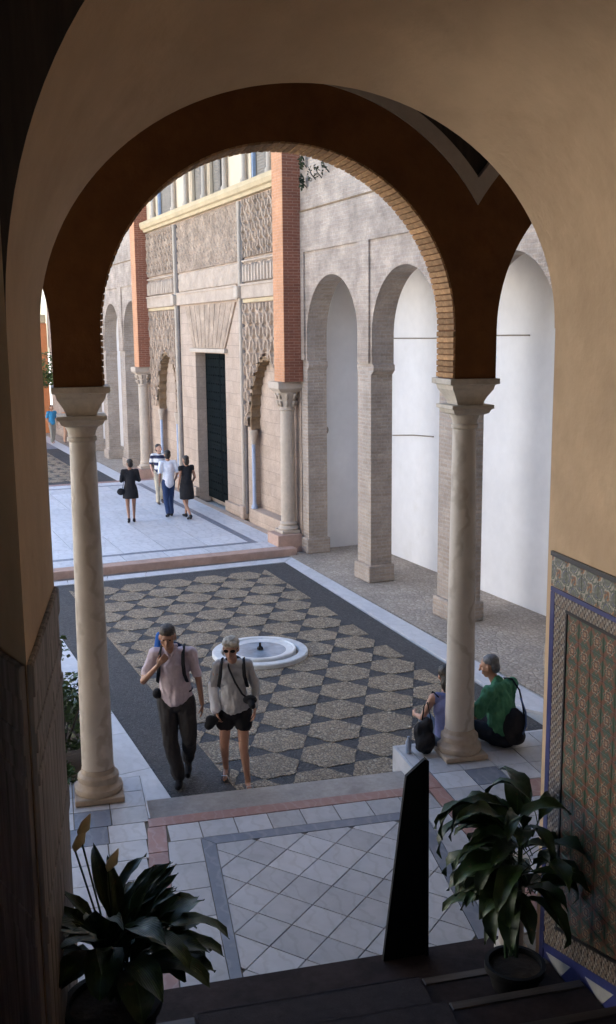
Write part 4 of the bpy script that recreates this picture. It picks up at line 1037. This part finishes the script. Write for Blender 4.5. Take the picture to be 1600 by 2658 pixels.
def figure(root, J, k=1.0, vox=.008, skin='a', male=True, head_yaw=0, head_tilt=0, hands=True, bare_feet=False, curl=(.5, .5), palms=((1, 0, 0), (-1, 0, 0))):
    """one continuous body through the joints J"""
    sh, P, Rm = head_shapes(J['head'], k, head_yaw, head_tilt)
    sw = J['shl']-J['shr']; chest = (J['shl']+J['shr'])/2
    sh += [('c', J['neck']-V(0, 0, .06*k), J['head']-V(0, -.01, .05)*k, .058*k, .05*k), ('e', J['chest'], (.15*k, .105*k, .17*k)), ('e', J['pelvis'], ((.155 if male else .165)*k, .11*k, .12*k)),
           ('c', J['chest'], J['pelvis'], (.12 if male else .105)*k, .12*k), ('c', J['shr'], J['shl'], .055*k, .055*k)]
    for s_ in ('r', 'l'):
        sh += [('c', J['sh'+s_], J['el'+s_], .05*k, .037*k), ('c', J['el'+s_], J['wr'+s_], .036*k, .024*k),
               ('c', J['hip'+s_], J['kn'+s_], .085*k, .052*k), ('c', J['kn'+s_], J['an'+s_], .052*k, .032*k), ('c', J['kn'+s_].lerp(J['an'+s_], .15), J['kn'+s_].lerp(J['an'+s_], .5), .050*k, .045*k)]
        tdir = J.get('toe'+s_, V(0, -1, 0)).normalized()
        heel = J['an'+s_]+V(0, 0, -.045*k)-tdir*.03*k
        sh += [('c', J['an'+s_], heel, .034*k, .032*k), ('c', heel, J['an'+s_]+V(0, 0, -.055*k)+tdir*.14*k, .03*k, .024*k)]
        if hands:
            i = 0 if s_ == 'r' else 1
            sh += hand_shapes(J['wr'+s_], J.get('hd'+s_, (J['wr'+s_]-J['el'+s_])), 1 if s_ == 'r' else -1, k, curl[i], palms[i])
        else: sh += [('c', J['wr'+s_], J['wr'+s_]+(J['wr'+s_]-J['el'+s_]).normalized()*.13*k, .026*k, .02*k)]
    body = solid('body', sh, vox, SK[skin], root, it=4 if vox < .01 else 3)
    return P, Rm
def eyes(root, P, k):
    for x in (-.03, .03):
        bb = B(); bmesh.ops.create_uvsphere(bb, u_segments=10, v_segments=8, radius=.008*k, matrix=Matrix.Translation(P(x, -.078, .008)))
        o = bpy.data.objects.new('eye', finish(bb, 'eye', DARK, True)); COL.objects.link(o); o.parent = root
DARK = cloth('near_black', (.012, .012, .014)); BLACK = cloth('black', (.02, .02, .023)); HAIRD = plain('dark_hair', (.022, .016, .012), .55, .3, 30, .004, 90); HAIRG = plain('grey_brown_hair', (.05, .038, .03), .6, .3, 30, .004, 90)
def shoe(root, an, tdir, k, mat, vox=.008, sole=0):
    t_ = Vector(tdir).normalized(); h_ = an+V(0, 0, -.05*k)-t_*.035*k
    return solid('shoe', [('c', an+V(0, 0, -.01), h_, .043*k, .042*k), ('c', h_, an+V(0, 0, -.058*k)+t_*.165*k, .04*k, .032*k), ('e', an+V(0, 0, -.07*k)+t_*.07*k, (.045*k if abs(t_.y) > abs(t_.x) else .13*k, .13*k if abs(t_.y) > abs(t_.x) else .045*k, .018*k))], vox, mat, root, it=2)
def strap(root, pts, r, mat, name='strap', flat=.35):
    bb = B(); tube(bb, pts, r, 8, flat=flat); o = bpy.data.objects.new(name, finish(bb, name, mat, True)); COL.objects.link(o); o.parent = root; return o
def groundpt(fr, x, y, z, label, rz=0):
    return top('person', fr, (x, y, z), label, 'person', rz=rz)

# --- man in pale polo shirt, hand at his chin
pm = groundpt(Wd, -1.44, 10.33, 0, 'man in pale pink polo and dark trousers touching his chin while walking')
J = dict(head=V(-.03, -.12, 1.665), neck=V(-.01, -.03, 1.53), chest=V(0, -.01, 1.31), pelvis=V(.02, .02, .96), shr=V(-.19, -.01, 1.455), shl=V(.19, -.01, 1.455),
         elr=V(-.30, -.10, 1.185), wrr=V(-.125, -.235, 1.395), hdr=V(.09, -.0, .10), ell=V(.265, .01, 1.16), wrl=V(.30, -.03, .905), hdl=V(.0, -.02, -1),
         hipr=V(-.08, .02, .92), hipl=V(.12, .02, .92), knr=V(-.04, -.08, .50), anr=V(.03, -.03, .095), knl=V(.16, -.06, .52), anl=V(.10, .24, .17), toel=V(.05, -1, -.45), toer=V(.05, -1, 0))
P, Rm = figure(pm, J, 1.0, .0075, 'a', True, head_yaw=.05, head_tilt=.22, curl=(.9, .5), palms=((.3, .9, .1), (-1, 0, 0)))
eyes(pm, P, 1)
pink = cloth('pale_pink', (.56, .48, .53)); grey_t = cloth('charcoal', (.045, .043, .045))
polo = solid('polo_shirt', [('e', J['chest']+V(0, 0, .02), (.185, .135, .18)), ('c', J['chest'], V(.02, .01, 1.02), .163, .166), ('e', V(.02, .02, .99), (.178, .14, .08)), ('c', J['shr'], J['shl'], .068, .068),
      ('c', J['shr'], J['shr'].lerp(J['elr'], .72), .062, .056), ('c', J['shl'], J['shl'].lerp(J['ell'], .72), .062, .056), ('c', J['neck']-V(0, 0, .05), J['neck']-V(0, .005, .012), .075, .066)], .009, pink, pm, it=3, fold=.014, fsc=13)
solid('collar', [('c', J['neck']+V(-.05, -.045, .0), J['neck']+V(-.02, -.085, -.07), .016, .014), ('c', J['neck']+V(.05, -.045, 0), J['neck']+V(.02, -.085, -.07), .016, .014), ('c', J['neck']+V(-.055, .02, .015), J['neck']+V(.055, .02, .015), .018, .018)], .007, pink, pm, it=2)
solid('trousers', [('e', J['pelvis'], (.172, .135, .12)), ('e', J['pelvis']-V(0, 0, .07), (.165, .125, .10)), ('c', J['hipr'], J['knr'], .108, .086), ('c', J['knr'], J['anr']+V(0, 0, .0), .084, .072), ('c', J['hipl'], J['knl'], .108, .086), ('c', J['knl'], J['anl']+V(0, 0, .02), .084, .070)], .009, grey_t, pm, it=3, fold=.010, fsc=13)
strap(pm, [(.02+.172*math.cos(a), .02+.132*math.sin(a), 1.045) for a in [2*math.pi*i/24 for i in range(25)]], .014, BLACK, 'belt')
shoe(pm, J['anr'], J['toer'], 1, BLACK); shoe(pm, J['anl'], J['toel'], 1, BLACK)
solid('hair', [('e', P(0, .012, .066), (.086, .098, .07), Rm), ('e', P(0, .055, .01), (.086, .066, .08), Rm)], .008, HAIRG, pm, it=2, fold=.004, fsc=40)
for sx in (-1, 1): strap(pm, [(sx*.115, .10, 1.50), (sx*.118, .02, 1.535), (sx*.122, -.09, 1.48), (sx*.125, -.135, 1.38), (sx*.135, -.14, 1.27), (sx*.155, -.09, 1.17)], .024, BLACK, 'backpack_strap')
bp = solid('backpack', [('e', V(0, .19, 1.28), (.15, .09, .24)), ('e', V(0, .17, 1.12), (.15, .1, .1))], .012, cloth('navy', (.02, .03, .07)), pm, it=3)
solid('blue_roll', [('c', V(-.16, .12, 1.46), V(-.15, .15, 1.60), .055, .045)], .01, cloth('bright_blue', (.03, .12, .42)), pm, it=2)
solid('waist_bag', [('e', V(-.165, -.05, 1.03), (.055, .07, .055))], .01, BLACK, pm, it=2)

# --- woman in grey top and black shorts
pw = groundpt(Wd, -.80, 10.24, 0, 'woman in pale grey top, black shorts and sunglasses with camera on strap')
k = .94
J = dict(head=V(-.015, -.05, 1.545), neck=V(0, 0, 1.42), chest=V(0, .0, 1.21), pelvis=V(.0, .02, .90), shr=V(-.155, .0, 1.35), shl=V(.155, .0, 1.35),
         elr=V(-.215, .03, 1.09), wrr=V(-.175, -.07, .87), hdr=V(.1, -.05, -.9), ell=V(.235, .03, 1.10), wrl=V(.225, -.09, .90), hdl=V(-.05, -.1, -1),
         hipr=V(-.085, .02, .86), hipl=V(.09, .02, .86), knr=V(-.11, -.01, .47), anr=V(-.12, .22, .13), knl=V(.10, -.10, .47), anl=V(.135, -.05, .085), toer=V(-.05, -1, -.35), toel=V(.25, -1, 0))
P, Rm = figure(pw, J, k, .0075, 'b', False, head_yaw=-.08, head_tilt=.12, curl=(1.0, .7), palms=((1, 0, 0), (-1, 0, 0)))
greytop = cloth('pale_grey', (.46, .47, .49)); whitet = cloth('white', (.80, .82, .88))
solid('top', [('e', J['chest'], (.155, .125, .16)), ('c', J['chest'], V(0, .01, .93), .13, .15), ('e', V(0, .01, .90), (.178, .14, .06)), ('c', J['shr'], J['shl'], .062, .062), ('e', V(-.06, -.075, 1.2), (.06, .05, .06)), ('e', V(.06, -.075, 1.2), (.06, .05, .06)),
      ('c', J['shr'], J['elr'], .055, .048), ('c', J['shl'], J['ell'], .055, .048), ('c', J['ell'], J['wrl'].lerp(J['ell'], .15), .046, .04)], .009, greytop, pw, it=3, fold=.014, fsc=13)
solid('sleeve', [('c', J['elr']+V(0, 0, .04), J['wrr']+V(-.01, 0, .03), .052, .056)], .01, whitet, pw, it=2, fold=.01, fsc=14)  # whiter cloth paints in the light on this lower sleeve
solid('shorts', [('e', V(0, .02, .86), (.178, .135, .11)), ('c', V(-.085, .02, .83), V(-.095, .01, .71), .098, .098), ('c', V(.09, .02, .83), V(.10, -.02, .71), .098, .098)], .01, BLACK, pw, it=3, fold=.01, fsc=12)
ashhair = plain('ash_blond_hair', (.40, .36, .29), .6, .25, 30, .004, 90)
solid('hair', [('e', P(0, .045, -.005), (.088, .072, .085), Rm)], .008, ashhair, pw, it=2, fold=.006, fsc=34)
solid('fringe', [('e', P(0, .012, .062), (.088, .100, .066), Rm), ('e', P(.03, -.06, .07), (.05, .035, .03), Rm), ('e', P(-.04, -.055, .075), (.04, .035, .025), Rm)], .007, ashhair, pw, it=1, fold=.008, fsc=34)
solid('sunglasses', [('e', P(-.033, -.092, .008), (.03, .012, .019), Rm), ('e', P(.033, -.092, .008), (.03, .012, .019), Rm), ('c', P(-.07, -.06, .012), P(-.078, 0, .01), .004, .004), ('c', P(.07, -.06, .012), P(.078, 0, .01), .004, .004)], .005, DARK, pw, it=1)
for sx in (-1, 1): strap(pw, [(sx*.11, .08, 1.37), (sx*.112, .0, 1.42), (sx*.118, -.09, 1.36), (sx*.125, -.118, 1.27), (sx*.15, -.06, 1.13)], .021, BLACK, 'backpack_strap')
strap(pw, [(-.07, .0, 1.425), (-.03, -.10, 1.33), (.03, -.15, 1.21), (.10, -.165, 1.09), (.15, -.15, 1.04)], .013, BLACK, 'camera_strap')
solid('camera', [('e', V(.18, -.15, 1.02), (.075, .045, .05)), ('c', V(.18, -.15, 1.01), V(.21, -.24, .985), .038, .034)], .008, BLACK, pw, it=1)
solid('backpack', [('e', V(0, .18, 1.2), (.13, .08, .2))], .012, BLACK, pw, it=2)
solid('held_hat', [('e', V(-.22, -.08, .77), (.07, .05, .055)), ('c', V(-.17, -.08, .80), V(-.26, -.06, .71), .04, .05)], .01, BLACK, pw, it=2, fold=.01)
for s_, an, td in (('r', J['anr'], J['toer']), ('l', J['anl'], J['toel'])):
    td = td.normalized(); bb = B(); c = an+V(0, 0, -.082 if s_ == 'l' else -.088)
    box(bb, -.043, .043, -.19, .07, -.012, 0, .005)
    yaw = math.atan2(td.x, -td.y); pt_ = math.asin(max(-1, min(1, td.z)))
    Mx = Matrix.Translation(c+V(0, 0, .012)) @ Matrix.Rotation(yaw, 4, 'Z') @ Matrix.Rotation(-pt_, 4, 'X'); bmesh.ops.transform(bb, matrix=Mx, verts=bb.verts[:])
    o = bpy.data.objects.new('sandal', finish(bb, 'sandal', M['nosing'])); COL.objects.link(o); o.parent = pw
    strap(o, [Mx @ V(-.042, -.10, 0), Mx @ V(-.03, -.10, .05), Mx @ V(.03, -.10, .05), Mx @ V(.042, -.10, 0)], .008, whitet, 'sandal_strap')

# --- seated man in green
def seated(root, yaw, k, skin, vox, J, **kw): return figure(root, J, k, vox, skin, **kw)
pg = groundpt(G, 4.60, 9.80, .30, 'grey haired man in green shirt seated on the ledge with his back turned', rz=R(208))
# local: faces -y (over the ledge), seat at z 0
J = dict(head=V(.02, -.16, .845), neck=V(0, -.06, .70), chest=V(0, -.02, .47), pelvis=V(0, .04, .12), shr=V(-.20, -.02, .62), shl=V(.20, -.02, .62),
         elr=V(-.27, -.12, .35), wrr=V(-.17, -.32, .27), ell=V(.29, -.10, .36), wrl=V(.22, -.30, .24), hipr=V(-.10, .0, .10), hipl=V(.10, .0, .10),
         knr=V(-.17, -.42, .19), anr=V(-.14, -.42, -.20), knl=V(.17, -.42, .19), anl=V(.14, -.44, -.20))
P, Rm = figure(pg, J, .98, .009, 'a', True, head_yaw=.35, head_tilt=.3)
green = cloth('green', (.075, .235, .13))
solid('shirt', [('e', J['chest'], (.19, .135, .20)), ('c', J['chest'], V(0, .04, .14), .16, .165), ('c', J['shr'], J['shl'], .08, .08), ('c', J['shr'], J['shr'].lerp(J['elr'], .85), .075, .07), ('c', J['shl'], J['shl'].lerp(J['ell'], .85), .075, .07), ('c', J['neck']-V(0, 0, .05), J['neck'], .075, .06)], .010, green, pg, it=2, fold=.022, fsc=13)
solid('trousers', [('e', V(0, .05, .10), (.20, .16, .115)), ('c', J['hipr'], J['knr'], .105, .082), ('c', J['hipl'], J['knl'], .105, .082), ('c', J['knr'], J['anr'], .078, .066), ('c', J['knl'], J['anl'], .078, .066)], .011, cloth('dark_navy', (.016, .018, .026)), pg, it=3, fold=.012, fsc=9)
shoe(pg, J['anr'], (0, -1, 0), .98, BLACK, .01); shoe(pg, J['anl'], (0, -1, 0), .98, BLACK, .01)
solid('hair', [('e', P(0, .03, .055), (.084, .094, .075), Rm), ('e', P(0, .065, -.01), (.078, .05, .08), Rm)], .009, plain('grey_hair', (.12, .12, .125), .6, .3, 30, .004, 90), pg, it=2, fold=.004, fsc=40)
blu = cloth('steel_blue', (.10, .15, .27))
solid('backpack', [('e', V(-.0, .17, .24), (.14, .10, .20)), ('e', V(-.0, .20, .13), (.13, .10, .09))], .012, BLACK, pg, it=3, fold=.012)
strap(pg, [(-.15, -.08, .68), (-.155, .02, .70), (-.155, .12, .60), (-.14, .18, .45), (-.10, .24, .30), (-.02, .28, .16), (.05, .24, .12)], .028, BLACK, 'backpack_strap')
strap(pg, [(-.14, .15, .52), (-.13, .23, .38), (-.08, .275, .26), (.0, .29, .18)], .028, blu, 'blue_panel')

# --- seated woman behind the right column
ps = groundpt(G, 4.0, 9.88, .30, 'dark haired woman in blue top seated on the ledge beside the right column', rz=R(176))
k = .92
J = dict(head=V(0, -.08, .775), neck=V(0, -.03, .64), chest=V(0, 0, .43), pelvis=V(0, .05, .11), shr=V(-.16, 0, .56), shl=V(.16, 0, .56),
         elr=V(-.22, -.10, .32), wrr=V(-.14, -.29, .26), ell=V(.255, -.08, .31), wrl=V(.27, -.29, .27), hipr=V(-.09, 0, .09), hipl=V(.09, 0, .09),
         knr=V(-.10, -.40, .16), anr=V(-.09, -.40, -.21), knl=V(.12, -.40, .16), anl=V(.1, -.40, -.21))
P, Rm = figure(ps, J, k, .009, 'b', False, head_tilt=.25)
lav = cloth('lavender_blue', (.19, .21, .40))
solid('top', [('e', J['chest'], (.155, .12, .16)), ('c', J['chest'], V(0, .04, .15), .13, .15), ('c', J['shr']+V(.03, 0, 0), J['shl']-V(.03, 0, 0), .055, .055)], .011, lav, ps, it=3, fold=.012, fsc=12)
solid('skirt', [('e', V(0, .06, .09), (.19, .16, .10)), ('c', J['hipr'], J['knr'], .095, .085), ('c', J['hipl'], J['knl'], .095, .085)], .011, cloth('grey_blue', (.12, .14, .18)), ps, it=3, fold=.01)
solid('hair', [('e', P(0, .03, .045), (.088, .098, .085), Rm), ('e', P(0, .07, -.07), (.078, .055, .12), Rm)], .009, HAIRD, ps, it=2, fold=.006, fsc=30)
shoe(ps, J['anr'], (0, -1, 0), k, BLACK, .01); shoe(ps, J['anl'], (0, -1, 0), k, BLACK, .01)
strap(ps, [(.13, .08, .60), (.15, -.02, .62), (.16, -.1, .5)], .02, BLACK, 'bag_strap')
hb = groundpt(G, 3.70, 9.74, .3, None); hb.name = 'shoulder_bag'; tag(hb, 'slouchy black bag resting on the ledge corner left of the right column', 'bag')
solid('bag_body', [('e', V(0, 0, .13), (.11, .11, .13)), ('e', V(-.04, .04, .22), (.08, .08, .13)), ('e', V(.03, .02, .30), (.06, .07, .10))], .012, BLACK, hb, it=3, fold=.02, fsc=12)
strap(hb, [(-.02, .05, .36), (.02, .1, .5), (.07, .14, .52), (.1, .1, .34)], .014, BLACK, 'bag_handle')
bt_ = B(); lathe(bt_, 3.53, 9.80, [(.02, .302), (.032, .31), (.032, .43), (.012, .47), (.012, .49)], 12); single('water_bottle', G, (3.53, 9.80, .3), bt_, M['bluemarble'], 'small pale bottle standing left of the black bag', 'bottle', smooth=30)

# --- walkers on the marble platform
def walker(x, y, rz, label, k, skin, male, yaw, z=.152, lean=0, arms=None, stride=.22, vox=.014, swing=1):
    r_ = groundpt(Wd, x, y, z, label, rz=rz)
    H_ = k
    J = dict(head=V(0, -.03+lean, 1.645)*H_, neck=V(0, 0+lean*.8, 1.52)*H_, chest=V(0, lean*.4, 1.29)*H_, pelvis=V(0, .01, .96)*H_, shr=V(-.18, lean*.6, 1.44)*H_, shl=V(.18, lean*.6, 1.44)*H_,
             elr=V(-.24, .05*swing, 1.16)*H_, wrr=V(-.22, -.12*swing, .95)*H_, ell=V(.24, .06, 1.16)*H_, wrl=V(.23, -.05*swing, .92)*H_,
             hipr=V(-.09, .01, .92)*H_, hipl=V(.09, .01, .92)*H_, knr=V(-.09, -.06-stride*.4, .50)*H_, anr=V(-.08, -stride*.8, .09)*H_, knl=V(.09, .02, .49)*H_, anl=V(.08, stride*1.1, .14)*H_, toel=V(0, -1, -.4))
    if arms: J.update({a: v*H_ for a, v in arms.items()})
    P, Rm = figure(r_, J, H_, vox, skin, male, head_yaw=yaw, hands=True)
    return r_, J, P, Rm
def top_(r_, J, k, mat, sleeve=.7, name='shirt', w_=.17, hem=.98, both=True, vox=.016):
    sh = [('e', J['chest']+V(0, 0, .02), (w_*k, .125*k, .19*k)), ('c', J['chest'], V(J['pelvis'].x, J['pelvis'].y, hem*k), .145*k, .155*k), ('c', J['shr'], J['shl'], .068*k, .068*k)]
    if sleeve:
        for s_ in 'rl':
            sh.append(('c', J['sh'+s_], J['sh'+s_].lerp(J['el'+s_], min(1, sleeve)), .066*k, .058*k))
            if sleeve > 1: sh.append(('c', J['el'+s_], J['wr'+s_].lerp(J['el'+s_], .2), .055*k, .045*k))
    return solid(name, sh, vox, mat, r_, it=2, fold=.012, fsc=9)
def legs_(r_, J, k, mat, length=1.0, name='trousers', vox=.016, wide=1):
    sh = [('e', J['pelvis'], (.17*k, .13*k, .12*k))]
    for s_ in 'rl':
        if length > .5: sh += [('c', J['hip'+s_], J['kn'+s_], .095*k, .075*k), ('c', J['kn'+s_], J['kn'+s_].lerp(J['an'+s_], (length-.5)*2), .072*k, .064*k)]
        else: sh.append(('c', J['hip'+s_], J['hip'+s_].lerp(J['kn'+s_], length*2), .1*k*wide, .09*k*wide))
    return solid(name, sh, vox, mat, r_, it=2, fold=.01)
def hair_(r_, P, Rm, k, mat, long_=0):
    return solid('hair', [('e', P(0, .03, .055), (.088*k, .1*k, .08*k), Rm), ('e', P(0, .065, -.02-.05*long_), (.08*k, .055*k, (.085+.07*long_)*k), Rm)], .012, mat, r_, it=2)
# woman in black with folded arms, seen from behind
r_, J, P, Rm = walker(-4.40, 25.05, R(195), 'woman in short black dress walking alone with black handbag', .90, 'c', False, .3, arms=dict(elr=V(-.24, -.02, 1.18), wrr=V(-.10, -.22, 1.22), ell=V(.24, -.02, 1.18), wrl=V(.12, -.22, 1.2)), stride=.12)
top_(r_, J, .9, BLACK, 1.2, 'jacket'); solid('skirt', [('l', [((0, .0, .62), .20, .16), ((0, .0, .8), .185, .15), ((0, 0, .95), .15, .12)])], .016, BLACK, r_, it=2); hair_(r_, P, Rm, .9, HAIRD)
solid('handbag', [('e', V(.24, .06, .80), (.10, .06, .09))], .014, BLACK, r_); strap(r_, [(.2, .05, .85), (.16, .1, 1.1), (.05, .12, 1.34)], .012, BLACK, 'bag_strap')
for s_ in 'rl': shoe(r_, J['an'+s_], J.get('toe'+s_, V(0, -1, 0)), .9, BLACK, .014)
# person in striped shirt behind
r_, J, P, Rm = walker(-4.10, 28.0, R(20), 'person in white and navy striped shirt and pale trousers farthest of the group', .93, 'b', True, .4, stride=.14)
sm_, t_, b_s, N_, L_n = nodes('striped_cloth'); co_ = coords(N_, L_n); sx_ = N_.new('ShaderNodeSeparateXYZ'); L_n.new(co_, sx_.inputs[0])
L_n.new(ramp(N_, L_n, math_n(N_, L_n, 'FRACT', math_n(N_, L_n, 'MULTIPLY', sx_.outputs['Z'], 5.2)), [(0, (.7, .7, .72)), (.55, (.03, .035, .08))], 'CONSTANT'), b_s.inputs['Base Color']); b_s.inputs['Roughness'].default_value = .9
top_(r_, J, .93, sm_, .8); legs_(r_, J, .93, cloth('beige', (.5, .44, .34))); hair_(r_, P, Rm, .93, HAIRD)
for s_ in 'rl': shoe(r_, J['an'+s_], J.get('toe'+s_, V(0, -1, 0)), .93, M['nosing'], .014)
# man in white shirt and jeans
r_, J, P, Rm = walker(-3.56, 25.85, R(205), 'man in loose white shirt and blue jeans walking away by the black door', .97, 'a', True, -.2, stride=.13)
top_(r_, J, .97, whitet, .8, w_=.185, hem=.92); legs_(r_, J, .97, cloth('denim', (.035, .06, .14))); hair_(r_, P, Rm, .97, HAIRD)
for s_ in 'rl': shoe(r_, J['an'+s_], J.get('toe'+s_, V(0, -1, 0)), .97, BLACK, .014)
# woman in dark dress
r_, J, P, Rm = walker(-3.07, 25.6, R(215), 'woman in dark sleeveless dress beside the man in white shirt', .905, 'a', False, .1, stride=.30)
top_(r_, J, .905, BLACK, .2, 'dress_top'); solid('dress', [('l', [((0, .0, .50), .19, .17), ((0, .0, .75), .19, .16), ((0, 0, .98), .15, .12)])], .016, BLACK, r_, it=2, fold=.01); hair_(r_, P, Rm, .905, HAIRD, .4)
for s_ in 'rl': shoe(r_, J['an'+s_], J.get('toe'+s_, V(0, -1, 0)), .905, BLACK, .014)
# people far off at the left edge
for i, (t, s, c1, c2, lb, kk) in enumerate([(7.78, 46.6, (.06, .28, .5), (.3, .28, .24), 'distant visitor in turquoise shirt at the far end of the court', .97), (7.15, 47.6, (.05, .05, .06), (.05, .05, .07), 'distant visitor in dark clothes left of the one in turquoise', .95), (8.35, 46.2, (.6, .28, .14), (.5, .3, .2), 'distant visitor in orange clothes right of the one in turquoise', .93)]):
    p = F.w(t, s); r_, J, P, Rm = walker(p.x, p.y, R(40+60*i), lb, kk, 'a', True, 0, z=.0, stride=.1, vox=.02)
    top_(r_, J, kk, cloth('far_top_%d' % i, c1), .8, vox=.02); legs_(r_, J, kk, cloth('far_legs_%d' % i, c2), vox=.02); hair_(r_, P, Rm, kk, HAIRD)

for o in bpy.data.objects:
    for k_ in ('ox', 'oy', 'oz'):
        if k_ in o: del o[k_]
